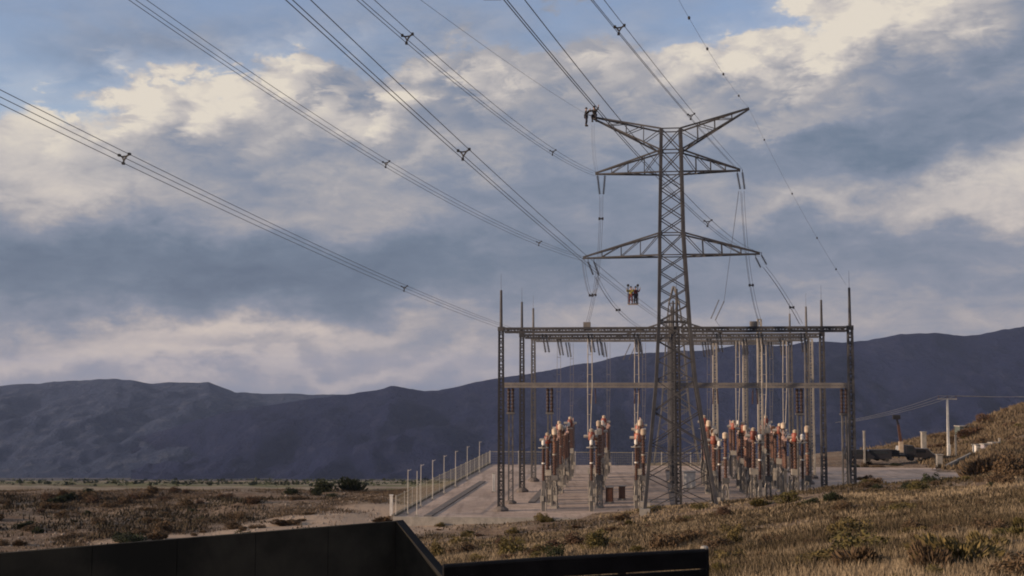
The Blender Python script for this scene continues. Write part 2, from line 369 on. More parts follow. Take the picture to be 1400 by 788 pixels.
def h_np(X, Y):
    X = np.asarray(X, float); Y = np.asarray(Y, float)
    px = 700 + 1700*X/np.maximum(Y, 12)
    i, s = pchip_w(PXA, np.clip(px, PX[0], PX[-1])); j, t = pchip_w(YA, np.clip(Y, YK[0], YK[-1]))
    z = TAB[i, j]*(1-s)*(1-t)+TAB[i+1, j]*s*(1-t)+TAB[i, j+1]*(1-s)*t+TAB[i+1, j+1]*s*t
    return z
def bumps(X, Y):
    q = np.zeros_like(X)
    for k, (w, am) in enumerate(((.9,.06),(.35,.16),(.13,.28),(.045,.3))):
        for m in range(4):
            th = k*1.3+m*.83; q += am*.5*np.sin(w*(X*math.cos(th)+Y*math.sin(th))*(1+.17*m)+m*1.9+k)
    return q
YD = (.1113, .9938); YR = (.9938, -.1113); YO = at(685, 697, 142.0); YO.z = 0
def yard(a, b, z=0.0): return Vector((YO.x + a*YR[0] + b*YD[0], YO.y + a*YR[1] + b*YD[1], z))
def yard_inv(X, Y):
    dx, dy = X-YO.x, Y-YO.y; return dx*YR[0]+dy*YR[1], dx*YD[0]+dy*YD[1]
PA0, PA1, PB0, PB1 = -10.7, 66.0, -7.5, 72.0
def height(X, Y):
    X = np.atleast_1d(np.asarray(X, float)); Y = np.atleast_1d(np.asarray(Y, float))
    z = h_np(X, Y) + bumps(X, Y)*np.clip(Y/60, .25, 1)
    a, b = yard_inv(X, Y)
    din = np.minimum(np.minimum(a-PA0, PA1-a), np.minimum(b-(-2.0), PB1-b))     # inside the yard the ground is cut flat below the slab
    m = np.clip(din/3.0+.3, 0, 1)*(a < 60)
    m = np.where(b < 8, m*np.clip((b+ 1.0 - np.clip((a-8)*.45, 0, 12))/4, 0, 1), m)
    return z*(1-m) + np.minimum(z, -.6)*m
def hz(x, y): return float(height(x, y)[0])
# fan grid
us = np.concatenate([np.linspace(-2.2, -.5, 18, endpoint=False), np.linspace(-.5, .5, 300, endpoint=False), np.linspace(.5, 2.2, 19)])
ys = np.concatenate([np.linspace(-60, 14, 12, endpoint=False), np.geomspace(14, 320, 260), np.geomspace(330, 6500, 60)])
UU, VV = np.meshgrid(us, ys); GX = UU*np.maximum(VV, 14); GX = np.where(VV < 14, UU*(14+ (14-VV)*.5), GX); GZ = height(GX.ravel(), VV.ravel())
nv, nu = UU.shape; idx = np.arange(nv*nu).reshape(nv, nu)
F = np.stack([idx[:-1,:-1], idx[:-1,1:], idx[1:,1:], idx[1:,:-1]], -1).reshape(-1, 4)
link('ground', mesh_np('ground', np.stack([GX.ravel(), VV.ravel(), GZ], 1), F, ground_m, True), kind='structure')
# wide plain reaching the horizon all round
pl = MB(); S_ = 26000
pl.add([(-S_,-9000,-425),(S_,-9000,-425),(S_,22000,-425),(-S_,22000,-425)], [(0,1,2,3)]); pl.build('valley_floor', ground_m, kind='structure')

# yard slab (front edge wall included)
def slab():
    m = MB(); n = 60
    a0, a1, b0, b1 = PA0, PA1, PB0, PB1
    c = [yard(a0,b0), yard(27,b0), yard(27+10,12), yard(a1,16), yard(a1,b1), yard(a0,b1)]
    c = [yard(a0,b0), yard(9,b0+.6), yard(20,1.6), yard(34,6), yard(46,14), yard(a1,20), yard(a1,b1), yard(a0,b1)]
    vs = [(p.x,p.y,.0) for p in c]+[(p.x,p.y,-2.2) for p in c]; k = len(c)
    m.add(vs, [tuple(range(k))] + [(i, i+k, (i+1)%k+k, (i+1)%k) for i in range(k)]); return m
slab().build('yard', yard_m, kind='structure')
# front kerb of the yard and the kerb beneath the fence
kb = MB(); kb.bar(yard(PA0-.1,PB0-.15,-.55), yard(9,PB0+.45,-.55), .3, 1.3); kb.build('kerb', conc, kind='structure')
kb = MB(); kb.bar(yard(PA0-.15,PB0,.02), yard(PA0-.15,PB1,.02), .35, .5); kb.build('kerb', worn('dark_kerb_concrete', (.10,.09,.085), (.15,.135,.12), 1, .9), kind='structure')
# cable trenches: rows of cover slabs
trench_m = worn('trench_cover_concrete', (.12,.105,.10), (.17,.15,.14), 1, .9)
def trench(a, b0, b1, along=True):
    root = empty('cable_trench', yard(a, b0), kind='structure')
    me = MB().box((0,0,.06), (.85,1.7,.13)).build('cover_slab', trench_m, root); me.rotation_euler.z = -math.atan2(YD[0], YD[1])
    k = int((b1-b0)/1.85); first = me
    for i in range(k):
        o = first if i == 0 else first.copy()
        if i: COL.objects.link(o); KIDS[root.name].append(o)
        o.location = yard(a, b0+i*1.85)-yard(a, b0)
trench(-7.2, -5.8, 40)
trench(19.5, 6, 60); trench(2.6, 10, 60)

# ------------------------------------------------------------------ mountains
def mountain(name, crest, y0, yc, z0, mat, seed, rough, spur):
    pxs = np.array([c[0] for c in crest], float); pys = np.array([c[1] for c in crest], float)
    nu, nv = 420, 90; P = np.linspace(pxs[0], pxs[-1], nu); C = np.interp(P, pxs, pys)
    v = np.zeros((nv, nu, 3))
    for i in range(nu):
        w = at(P[i], C[i], yc); e = 6.0*rough*mnoise.fractal(Vector((P[i]*.03, seed, 0)), .9, 2.1, 5)
        for j in range(nv):
            t = j/(nv-1)
            if t <= .8:
                s = t/.8; Yv = y0+(yc-y0)*s; zz = z0+(w.z+e-z0)*(s**1.25*.72+.28*s*s*(3-2*s))
            else:
                s = (t-.8)/.2; Yv = yc+s*1600; zz = w.z+e-(w.z-z0)*s*.8
            Xv = w.x/w.y*Yv
            q = Vector((Xv*.0016+seed, Yv*.0007, seed)); rdg = 1-abs(mnoise.fractal(q, .9, 2.0, 6))*2
            am = spur*math.sin(math.pi*min(1, t/.8))**.8 if t <= .8 else 0
            v[j, i] = (Xv, Yv, zz + am*(rdg-.55) + am*.25*mnoise.fractal(Vector((Xv*.006, Yv*.006, seed)), .8, 2, 4))
    idx = np.arange(nv*nu).reshape(nv, nu)
    F = np.stack([idx[:-1,:-1], idx[:-1,1:], idx[1:,1:], idx[1:,:-1]], -1).reshape(-1, 4)
    return link(name, mesh_np(name, v.reshape(-1, 3), F, mat, True), kind='structure')
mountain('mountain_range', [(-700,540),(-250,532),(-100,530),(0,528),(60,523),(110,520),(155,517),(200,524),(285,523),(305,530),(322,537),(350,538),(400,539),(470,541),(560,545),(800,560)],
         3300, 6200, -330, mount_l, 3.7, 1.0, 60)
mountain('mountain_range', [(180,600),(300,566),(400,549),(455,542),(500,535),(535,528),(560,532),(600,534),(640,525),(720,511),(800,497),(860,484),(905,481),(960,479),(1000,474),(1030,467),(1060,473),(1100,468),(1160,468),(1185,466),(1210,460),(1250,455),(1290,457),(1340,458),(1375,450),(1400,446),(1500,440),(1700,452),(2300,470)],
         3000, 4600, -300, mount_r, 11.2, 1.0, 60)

# ------------------------------------------------------------------ transmission tower
def lerp(p, q, t): return Vector(p)*(1-t)+Vector(q)*t
def lattice_tower(root, levels, legw, brw, mat, n_sub):
    """levels: list of (centre, half_width, rotation); legs, horizontal frames and X braces"""
    o = root.location
    def corners(c, h, ang=-.1115):
        return [Vector(c) + Matrix.Rotation(ang, 3, 'Z') @ Vector((sx*h, sy*h, 0)) for sx, sy in ((-1,-1),(1,-1),(1,1),(-1,1))]
    cs = [corners(c, h) for c, h in levels]
    for k in range(4):
        m = MB(o)
        for a, b in zip(cs[:-1], cs[1:]): m.bar(a[k], b[k], legw)
        m.build('leg', mat, root)
    for (a, b, ns) in zip(cs[:-1], cs[1:], n_sub):
        for s in range(ns):
            lo = [lerp(a[k], b[k], s/ns) for k in range(4)]; up = [lerp(a[k], b[k], (s+1)/ns) for k in range(4)]
            for k in range(4):
                k2 = (k+1) % 4
                for p, q in ((lo[k], up[k2]), (lo[k2], up[k])): MB(o).bar(p, q, brw).build('brace', mat, root)
            if s == ns-1:
                for k in range(4): MB(o).bar(up[k], up[(k+1)%4], brw*1.1).build('horizontal_member', mat, root)
    return cs
def arm(root, up2, lo2, tip, mat, w=.17, wb=.075, n=4):
    """up2 / lo2: the two upper and two lower body corners the arm springs from"""
    o = root.location; m = MB(o)
    for p in up2: m.bar(p, tip, w)
    for p in lo2: m.bar(p, Vector(tip)+Vector((0,0,-.12)), w)
    a = m.build('cross_arm', mat, root)
    for i in range(1, n):
        t = i/n; t2 = (i-1)/n
        for p, q in zip(up2, lo2):
            MB(o).bar(lerp(p, tip, t), lerp(q, tip, t), wb).build('brace', mat, a)
            MB(o).bar(lerp(p, tip, t2), lerp(q, tip, t), wb).build('brace', mat, a)
        MB(o).bar(lerp(lo2[0], tip, t), lerp(lo2[1], tip, t2), wb).build('brace', mat, a)
    return a
def sheds(r0, r1, h, n):
    p = [(r0, 0)]
    for i in range(n):
        z = h*(i+.15)/n; p += [(r0, z), (r1, z+h*.18/n), (r0, z+h*.62/n)]
    p.append((r0, h)); return p
def ins_string(root, p, q, mat=None, r=.13, name='insulator_string', n=14):
    p, q = Vector(p), Vector(q); d = q-p
    return MB(root.location).lathe(sheds(.045, r, d.length, n), p, 8, d).build(name, mat or glass_ins, root)
TY = 134.0
def tl(px, py, h): return (at(px, py, TY), h)
base_c = at(930, 693, TY); base_c.z = 1.2
tower = empty('transmission_tower', base_c, label='tall dark steel lattice pylon rising in front of the substation portals', cat='pylon', group=None)
k1 = at(921.5, 440, TY); k2 = at(919, 350, TY); k3 = at(918, 320, TY); k4 = at(917.5, 237, TY); k5 = at(917.3, 207, TY); k6 = at(917, 178, TY)
kk = at(923.5, 520, TY)
TL = [(base_c, 3.75), (kk, 2.05), (k1, 1.62), (k2, 1.34), (k3, 1.27), (k4, 1.13), (k5, 1.09), (k6, 1.03)]
CS = lattice_tower(tower, TL, .33, .10, steel_dark, [4, 3, 4, 1, 4, 1, 1])
tips = {'tl': at(809,160,135), 'tr': at(1024,148,132.6), 'ul': at(814,237,135), 'ur': at(1012,232,132.8), 'll': at(797,352,135.2), 'lr': at(1039,346,132.6)}
def side(level, s): c = CS[level]; return [c[0], c[3]] if s < 0 else [c[1], c[2]]
arm(tower, side(7,-1), side(6,-1), tips['tl'], steel_dark); arm(tower, side(7,1), side(6,1), tips['tr'], steel_dark)
arm(tower, side(6,-1), side(5,-1), tips['ul'], steel_dark); arm(tower, side(6,1), side(5,1), tips['ur'], steel_dark)
arm(tower, side(4,-1), side(3,-1), tips['ll'], steel_dark); arm(tower, side(4,1), side(3,1), tips['lr'], steel_dark)
for k in range(4):
    p = CS[0][k]; MB(tower.location).box((p.x, p.y, p.z-.4), (1.1,1.1,1.3), -.11).build('footing', conc, tower)
strs = [((817,241),(820,266),(827,241),(825,266)), ((804,358),(811,376),(812,358),(819,377)), ((1008,237),(1012,259),(1015,236),(1018,259)), ((1033,352),(1040,366),(1041,349),(1048,362))]
for s4 in strs:
    yy = 135 if s4[0][0] < 900 else 132.8
    for i in (0, 2):
        ins_string(tower, at(*s4[i], yy), at(*s4[i+1], yy), r=.17)
        MB(tower.location).bar(at(s4[i][0], s4[i][1]-4, yy), at(*s4[i], yy), .06).build('hanger', steel_dark, tower)

# far pylon beyond the yard
F0 = at(925, 640, 218); F0.z = 0
far_t = empty('transmission_tower', F0, label='smaller grey lattice pylon seen through the legs of the tall dark pylon', cat='pylon')
FY = 218
fl = [(F0, 3.9), (at(923.5,560,FY), 2.4), (at(922.5,462,FY), 1.5), (at(922,440,FY), 1.3), (at(921.5,415,FY), .9), (at(921,392,FY), .15)]
FC = lattice_tower(far_t, fl, .2, .09, steel, [3, 4, 1, 1, 1])
arm(far_t, [FC[3][0],FC[3][3]], [FC[2][0],FC[2][3]], at(840,462,FY), steel, .2, .1); arm(far_t, [FC[3][1],FC[3][2]], [FC[2][1],FC[2][2]], at(1000,460,FY), steel, .2, .1)
for (a_, b_) in (((990,412),(978,438)), ((983,410),(972,436)), ((862,470),(852,492)), ((870,470),(860,492))): ins_string(far_t, at(*a_, FY), at(*b_, FY), steel, r=.15)

# ------------------------------------------------------------------ conductors
def project(p):
    v = Vector(p)-Vector((0,0,CAMZ)); c, s = math.cos(TH), math.sin(TH)
    f = v.y*c+v.z*s; u = -v.y*s+v.z*c
    return 700+FPX*v.x/f, 394-FPX*u/f
def span(S, E, mid, t0=0.0, n=48):
    """vertical-plane parabola from S to E whose projection passes mid (px, py); t from t0 (may be negative: back over the camera)"""
    S, E = Vector(S), Vector(E)
    lo, hi = 0.0, 1.0; k = 0.0
    for it in range(40):
        f = lambda t: S*(1-t)+E*t - Vector((0,0,k*4*t*(1-t)))
        lo, hi = 0.0, 1.0
        for _ in range(40):
            m_ = (lo+hi)/2
            if project(f(m_))[0] < mid[0]: lo = m_
            else: hi = m_
        t = lo; p = f(t); py = project(p)[1]; dz = (mid[1]-py)*p.y/FPX; k += dz/(4*t*(1-t)+1e-6)*.9
    return [f(t0+(1-t0)*i/n) for i in range(n+1)], f
MARK = worn('dark_spacer_metal', (.03,.03,.035), (.055,.05,.05), 5, .5)
def bundle(name, label, S, E, mid, spacers, t0=-.3, sep=.42, r=.0155, group='three wire conductor bundles coming down from the left', mat=wire_m, n_w=3):
    pts, f = span(S, E, mid, t0); root = empty(name, pts[-1], label=label, cat='power line', group=group)
    d = (Vector(E)-Vector(S)); d.z = 0; d.normalize(); sd_ = Vector((d.y, -d.x, 0)); upv = Vector((0,0,1))
    offs = [sd_*-.5*sep+upv*.26*sep, sd_*.5*sep+upv*.34*sep, upv*-.5*sep-sd_*.04][:n_w]
    if n_w == 1: offs = [Vector((0,0,0))]
    for o in offs: MB(root.location).tube([p+o for p in pts], r, 5).build('conductor', mat, root)
    for px in spacers:
        lo, hi = 0.0, 1.0
        for _ in range(40):
            m_ = (lo+hi)/2
            if project(f(m_))[0] < px: lo = m_
            else: hi = m_
        c = f(lo); m = MB(root.location); ps = [c+o for o in offs]
        for o in offs:
            out = o.normalized()
            m.bar(c+o*.35, c+o*1.05, .06); m.box(c+o*1.05, (.11,.18,.10))
        for k in range(len(ps)): m.bar(c+offs[k]*.5, c+offs[(k+1)%len(ps)]*.5, .055)
        m.build('spacer', MARK, root)
    return pts, f
G1 = 'power lines running from the upper left down to the pylon and portals'
bundle('power_line', 'lowest three wire line on the left, entering at the left edge of the picture', at(-2,132,45), at(738,463,164), (553,394), [170,553], -.6, .46, group=G1)
bundle('power_line', 'three wire line reaching the tip of the left lower pylon arm', at(187,0,55), at(797,354,135), (528,224), [528,737], -.4, .45, group=G1)
fB3p, fB3 = bundle('power_line', 'three wire line with a spacer at mid picture, carrying the workers cart', at(405,0,35), at(915,443,141), (634,210), [634], -.25, .48, group=G1)
bundle('power_line', 'three wire line reaching the tip of the left upper pylon arm', at(498,0,48), at(814,238,135), (557,52), [557,756], -.3, .45, group=G1)
bundle('power_line', 'three wire line passing behind the pylon top to its right lower arm', at(700,0,34), at(1039,348,133.5), (850,181), [968], -.2, .46, group=G1)
bundle('power_line', 'three wire line reaching the tip of the right upper pylon arm', at(815,0,50), at(1012,233,133), (900,105), [847,945], -.3, .42, group=G1)
bundle('shield_wire', 'thin single wire coming down to the left top arm tip where workers stand', at(575,0,55), at(809,160,135), (690,83), [], -.3, r=.010, group='thin single wires above the conductors', n_w=1)
bundle('shield_wire', 'thin single wire with dark markers running down to the right top arm tip', at(928,0,72), at(1024,148,132.6), (967,67), [], -.2, r=.010, group='thin single wires above the conductors', n_w=1)
def markers(f, pxs, root):
    for px in pxs:
        lo, hi = 0.0, 1.0
        for _ in range(40):
            m_ = (lo+hi)/2
            if project(f(m_))[0] < px: lo = m_
            else: hi = m_
        c = f(lo); MB(root.location).lathe([(.02,-.12),(.07,-.08),(.095,0),(.07,.08),(.02,.12)], c, 8, (0,0,1)).build('marker', MARK, root)
sw = [o for o in COL.objects if o.name.startswith('shield_wire')][-1]
_, fsw = span(at(928,0,72), at(1024,148,132.6), (967,67)); markers(fsw, [942,967,989,1010], sw)
p5, f5 = bundle('shield_wire', 'thin marked wire from the right top arm tip down to the rightmost portal spire', at(1024,148,132.6), at(1157,390,yard(38.9,0).y), (1083,265), [], 0, r=.010, group='thin single wires above the conductors', n_w=1)
sw = [o for o in COL.objects if o.name.startswith('shield_wire')][-1]; markers(f5, [1045,1083,1117,1143], sw)
G2 = 'conductors dropping from the pylon arms to the portals'
def drop(label, S, E, mid, sp_=(), sep=.36, r=.018, name='down_conductor', mat=wire_m):
    # near-vertical drops: parabola in 3-D through a middle point given by pixel
    S, E = Vector(S), Vector(E); Ym = (S.y+E.y)/2; Mi = at(*mid, Ym); f = lambda t: S*(1-t)*(1-2*t)+Mi*4*t*(1-t)+E*t*(2*t-1)
    root = empty(name, E, label=label, cat='power line', group=G2)
    for o in (Vector((-sep/2,0,0)), Vector((sep/2,0,.05)), Vector((0,.3,-.1))): MB(root.location).tube([f(i/20)+o for i in range(21)], r, 5).build('conductor', mat, root)
    for t in sp_:
        c = f(t); MB(root.location).bar(c+Vector((-sep/2,0,0)), c+Vector((sep/2,0,0)), .12).box(c+Vector((-sep/2,0,0)), (.2,.2,.28)).box(c+Vector((sep/2,0,0)), (.2,.2,.28)).build('spacer', MARK, root)
ya = yard(19.9, 0).y
drop('paired wires from the left lower arm insulators down to the portal beam', at(815,378,135), at(882,452,150), (845,424), (.5,))
drop('paired wires falling from the left upper arm down past the lower arm', at(822,268,135), at(802,446,141), (817,370), (.14,.7))
drop('paired wires falling from the right upper arm to the portal beam', at(1015,262,133), at(1039,440,138.5), (1024,370), (.62,))
drop('paired wires slanting from the right lower arm to the portal spire', at(1045,365,133), at(1095,443,137.5), (1070,400), (.75,))
drop('jumper loop hanging below the left lower arm tip', at(797,355,135), at(819,378,135), (808,404), (.5,), .3)
drop('faint wires falling from the left top arm tip beside the upper arm', at(811,170,135.5), at(818,245,135.5), (812,210), (), .3, .010)

for s_, (x0, y0, x1, y1) in (('left', (978,438,984,446)), ('right', (990,412,1010,262))):
    MB(at(x0,y0,FY)).tube([at(x0,y0,FY), lerp(at(x0,y0,FY), at(x1,y1,140 if s_ == 'right' else FY), .5), at(x1,y1,140 if s_ == 'right' else FY)], .03, 5).build('overhead_wire', wire_m, label='thin wire at the %s end of the tilted insulator pair right of the pylon' % ('lower' if s_ == 'left' else 'upper'), cat='power line', group='wires of the tilted insulator pair')

# ------------------------------------------------------------------ portals (gantries)
HB = 20.5
def column(root, a, b, H, spire, mat, wid=.28, foot=True):
    """tapered batten column; sub-parts: battens, spire, base plate"""
    o = root.location; base = yard(a, b); top = yard(a, b, H); rot = -.1115
    m = MB(o)
    def cn(z, h): return [Vector((base.x, base.y, z)) + Matrix.Rotation(rot, 3, 'Z') @ Vector((sx*h, sy*h, 0)) for sx, sy in ((-1,-1),(1,-1),(1,1),(-1,1))]
    lo, hi = cn(.3, wid), cn(H, wid*.78)
    for k in range(4): m.bar(lo[k], hi[k], wid*.80, None, wid*.68)
    c = m.build('column', mat, root)
    nb = int(H/1.0); bt = MB(o)
    for i in range(nb+1):
        t = i/nb
        for k in range(4):
            p = lerp(lo[k], hi[k], t); q = lerp(lo[(k+1)%4], hi[(k+1)%4], t); bt.bar(p, q, .05, .16)
            if i < nb:
                r2 = lerp(lo[(k+1)%4], hi[(k+1)%4], (i+1)/nb); bt.bar(p, r2, .07)
    b_ = bt.build('lacing', mat, c); b_['kind'] = 'stuff'
    if spire:
        MB(o).tube([top+Vector((0,0,-.2)), top+Vector((0,0,.5)), top+Vector((0,0,spire*.55)), top+Vector((0,0,spire))], .2, 8, .13).build('spire', mat, c)
        MB(o).tube([top+Vector((0,0,spire)), top+Vector((0,0,spire+1.9))], .022, 5, .012).build('lightning_rod', mat, c)
        MB(o).box(top+Vector((0,0,.05)), (wid*2.5,wid*2.5,.5), rot).build('cap', mat, c)
    if foot:
        MB(o).lathe([(.85,0),(.85,.22),(.5,.5),(.45,.55)], base, 12).build('base_plate', conc_dark, c)
    return c
conc_dark = worn('dark_footing_concrete', (.10,.085,.08), (.15,.13,.12), 1.2, .9)
def beam(root, a0, a1, b, z, dep, wid, mat, n=26):
    o = root.location; m = MB(o); A_, B_ = yard(a0, b, z), yard(a1, b, z); nrm = Vector((YD[0], YD[1], 0))*wid/2; up = Vector((0,0,dep/2))
    ch = [(A_-nrm+up, B_-nrm+up), (A_-nrm-up, B_-nrm-up), (A_+nrm+up, B_+nrm+up), (A_+nrm-up, B_+nrm-up)]
    for p, q in ch: m.bar(p, q, .24, .27)
    bm_ = m.build('beam', mat, root)
    l = MB(o)
    for i in range(n):
        t, t2 = i/n, (i+1)/n
        for (p, q), (r_, s_) in ((ch[0], ch[1]), (ch[2], ch[3]), (ch[0], ch[2]), (ch[1], ch[3])):
            if i % 2: l.bar(lerp(p, q, t), lerp(r_, s_, t2), .1)
            else: l.bar(lerp(r_, s_, t), lerp(p, q, t2), .1)
            l.bar(lerp(p, q, t), lerp(r_, s_, t), .07)
    x = l.build('lacing', mat, bm_); x['kind'] = 'stuff'
    return bm_
def portal(label, b, cols, H, spire, mat, dep=.38, cm=None):
    root = empty('portal', yard(cols[0], b), label=label, cat='gantry')
    for a in cols: column(root, a, b, H, spire, cm or mat)
    for a0, a1 in zip(cols[:-1], cols[1:]): beam(root, a0+.45, a1-.45, b, H-.1, dep, .8, mat)
    return root
AW = 38.9; AM = 19.9
pA = portal('nearest tall dark steel portal with spires, its left foot standing clear on the gravel', 0, [0, AM, AW], HB, 4.5, steel_dark)
pB = portal('second tall steel portal from the front with shorter looking spires', 23, [0, AM, AW], HB, 4.5, steel_dark)
pC = portal('third tall steel portal from the front, just behind the second', 39, [0, AM, AW], HB, 4.5, steel)
pD = portal('rearmost tall portal, its right spire nearest the pylon', 60, [AM, AW], HB, 4.5, steel)
black_brown = worn('blackish_brown_porcelain', (.025,.014,.012), (.05,.025,.02), 2, .5)
# low busbar beam on insulator-topped supports
pE = empty('busbar_bridge', yard(0, 8), label='low pale busbar beam crossing at half the height of the tall portals', cat='busbar')
beam(pE, -.8, 40.2, 8, 14.1, .34, .5, tan_steel, 60)
for a in (.2, 4.9, 34.2, 39.3):
    st = MB(pE.location)
    for s_ in (-.26, .26):
        for t_ in (-.2, .2): st.bar(yard(a+s_, 8+t_, 0), yard(a+s_*.85, 8+t_, 10.7), .15)
    for k in range(11):
        z = .6+k*1.0; st.bar(yard(a-.26, 8, z), yard(a+.26, 8, z+.5), .07); st.bar(yard(a-.26, 8, z), yard(a+.26, 8, z), .07)
    st.box(yard(a, 8, 10.75), (.95,.8,.2), -.11); sup = st.build('support', steel, pE)
    for s_ in (-.24, .24): MB(pE.location).lathe(sheds(.14, .25, 2.9, 7), yard(a+s_, 8, 10.85), 10).build('insulator', black_brown, sup)
    MB(pE.location).lathe([(.7,0),(.7,.2),(.4,.4)], yard(a, 8, 0), 10).build('base_plate', conc_dark, sup)
for a in (10.1, 15.3, 24.5, 29.1):
    for s_ in (-.22, .22): ins_string(pE, yard(a+s_, 8, 13.7), yard(a+s_*1.4, 8, 11.9), porc_dark, .12, n=9)
PH = [4.9, 10.1, 15.3, 24.5, 29.1, 33.8]
for root, b in ((pA, 0), (pB, 23), (pC, 39)):
    for i, a in enumerate(PH):
        q = (a*7.3+b) % 1.0
        for s in (-.2, .2): ins_string(root, yard(a+s, b+.3, HB-.5), yard(a+s+.3, b+1.2, HB-2.6), glass_ins, .16, n=12)
# posts of beam A: little junction caps on the beam
for a, tall in ((9.8, 1.0), (28.4, 1.3)):
    MB(pA.location).box(yard(a, .1, HB+.35), (.8,.8,.9), -.11).build('bracket', tan_steel, pA)

for px_, yt_, Y_, lab in ((1018,462,180,'pale lattice mast between the fourth and fifth switchgear lines, topped under the beams'), (1038,437,172,'pale lattice mast rising just above the front portal beam'), (1108,464,186,'pale lattice mast left of the two rightmost portal columns'), (977,468,178,'pale lattice mast just right of the tall pylon')):
    t_ = at(px_, yt_, Y_); a_, b_ = yard_inv(t_.x, t_.y); ms = empty('lattice_mast', yard(a_, b_), label=lab, cat='mast'); column(ms, a_, b_, t_.z, 0, steel_pale, .30)
# ------------------------------------------------------------------ switchgear
NUMW = ['first','second','third','fourth','fifth','sixth','seventh','eighth','ninth','tenth','eleventh','twelfth']
def legs(m, w, h, t=.1):
    for sx in (-1,1):
        for sy in (-1,1): m.bar((sx*w,sy*w,0), (sx*w*.85,sy*w*.85,h), t)
    k = max(2, int(h/.9))
    for i in range(k):
        z0, z1 = h*i/k, h*(i+1)/k
        for (ax, ay), (bx, by) in (((-1,-1),(1,-1)),((1,-1),(1,1)),((1,1),(-1,1)),((-1,1),(-1,-1))): m.bar((ax*w*.93,ay*w*.93,z0), (bx*w*.93,by*w*.93,z1), .055)
def mk_ct():
    r = empty('current_transformer'); m = MB(); legs(m, .32, 3.6, .13); m.build('support', steel, r)
    MB().box((0,0,.12), (1.0,1.0,.3)).build('footing', conc, r)
    MB().box((0,0,3.95), (.95,.85,.7)).build('tank', steel_pale, r)
    MB().lathe(sheds(.19,.33,3.2,9), (0,0,4.3), 12).build('insulator', porc, r)
    h = MB().lathe([(.30,0),(.40,.12),(.42,.85),(.36,.98),(.24,1.05)], (0,0,7.5), 14).build('head', red_m, r, True)
    MB().lathe([(.18,-.95),(.18,.95)], (0,0,8.0), 8, (1,0,0)).build('terminal', drop_m, h)
    MB().lathe([(.24,0),(.27,.3),(.1,.42)], (0,0,8.52), 12).build('cap', cream_m, h)
    return r
def mk_vt():
    r = empty('voltage_transformer'); m = MB(); legs(m, .28, 3.2, .12); m.build('support', steel, r)
    MB().box((0,0,.12), (.9,.9,.3)).build('footing', conc, r)
    MB().box((0,0,3.5), (.8,.8,.6)).build('tank', steel, r)
    MB().lathe(sheds(.16,.29,2.3,7), (0,0,3.8), 12).build('insulator', porc, r)
    MB().lathe(sheds(.15,.27,2.2,7), (0,0,6.25), 12).build('insulator', porc, r)
    MB().lathe([(.26,0),(.26,.15)], (0,0,6.1), 12).build('flange', steel_pale, r)
    MB().lathe([(.28,0),(.32,.1),(.32,.6),(.16,.75)], (0,0,8.45), 12).build('cap', cream_m, r)
    return r
def mk_cb():
    r = empty('circuit_breaker'); m = MB(); legs(m, .38, 3.3, .14); m.build('support', steel, r)
    MB().box((0,0,.12), (1.1,1.1,.3)).build('footing', conc, r)
    MB().box((0,-.55,2.2), (.7,.5,1.1)).build('drive_cabinet', steel_pale, r)
    MB().lathe(sheds(.15,.28,3.9,11), (0,0,3.3), 12).build('insulator', porc, r)
    MB().box((0,0,7.45), (.5,.9,.55)).build('gear_case', steel_pale, r)
    for s in (-1,1):
        MB().lathe(sheds(.22,.36,1.7,7), (0,s*.4,7.55), 12, (0,s*1,.32)).build('chamber', porc, r)
        MB().lathe([(.26,0),(.3,.35)], (0,s*2.02,8.07), 12, (0,s*1,.32)).build('end_cap', drop_m, r)
    return r
def clutter(r, h, seed):
    """pipes, earthing straps and a small junction box on a support"""
    q = random.Random(seed); m = MB()
    for k in range(5):
        x, y = q.uniform(-.5,.5), q.uniform(-.5,.5); m.tube([(x,y,0),(x,y,h*q.uniform(.4,.9)),(x*.3,y*.3,h)], .035, 5)
    m.build('pipe', drop_m, r); MB().box((q.uniform(-.3,.3),-.42,q.uniform(1.1,1.6)), (.42,.25,.6)).build('junction_box', steel_pale, r)
def mk_ds():
    r = empty('disconnector'); m = MB()
    for s in (-1,1): m.bar((0,s*1.6,0), (0,s*1.6,3.6), .3)
    m.bar((0,-2.2,3.65), (0,2.2,3.65), .3, .22); m.bar((0,-1.6,.4), (0,1.6,3.4), .1); m.bar((0,1.6,.4), (0,-1.6,3.4), .1); m.build('support', steel, r)
    for s in (-1.9, 0, 1.9): MB().lathe(sheds(.17,.3,3.4,12), (0,s,3.76), 10).build('insulator', porc, r)
    MB().tube([(0,-1.9,7.3),(0,0,7.35),(0,1.9,7.3)], .09, 8).build('contact_arm', pinkgrey, r)
    m = MB()
    for s in (-1.9,1.9): m.box((0,s,7.4), (.4,.4,.4)); m.tube([(0,s,7.4),(0,s*.9,8.3)], .06, 6)
    m.build('contact', pinkgrey, r)
    return r
def mk_sa():
    r = empty('surge_arrester'); MB().bar((0,0,0), (0,0,3.6), .34).build('support', steel, r)
    MB().lathe(sheds(.14,.25,2.0,9), (0,0,3.6), 10).build('insulator', porc_dark, r); MB().lathe(sheds(.14,.25,2.0,9), (0,0,5.75), 10).build('insulator', porc_dark, r)
    MB().lathe([(.2,0),(.2,.15)], (0,0,5.6), 10).build('flange', white_m, r)
    m = MB(); pts = [(math.cos(t)*.55, math.sin(t)*.55, 7.5) for t in [2*math.pi*i/14 for i in range(15)]]; m.tube(pts, .05, 6, caps=False)
    for t in (0, math.pi*2/3, math.pi*4/3): m.bar((.1*math.cos(t),.1*math.sin(t),7.8), (math.cos(t)*.55, math.sin(t)*.55, 7.5), .05)
    m.build('grading_ring', drop_m, r)
    MB().lathe([(.15,0),(.2,.1),(.2,.5),(.1,.6)], (0,0,7.8), 10).build('cap', white_m, r)
    return r
PROTO = {}
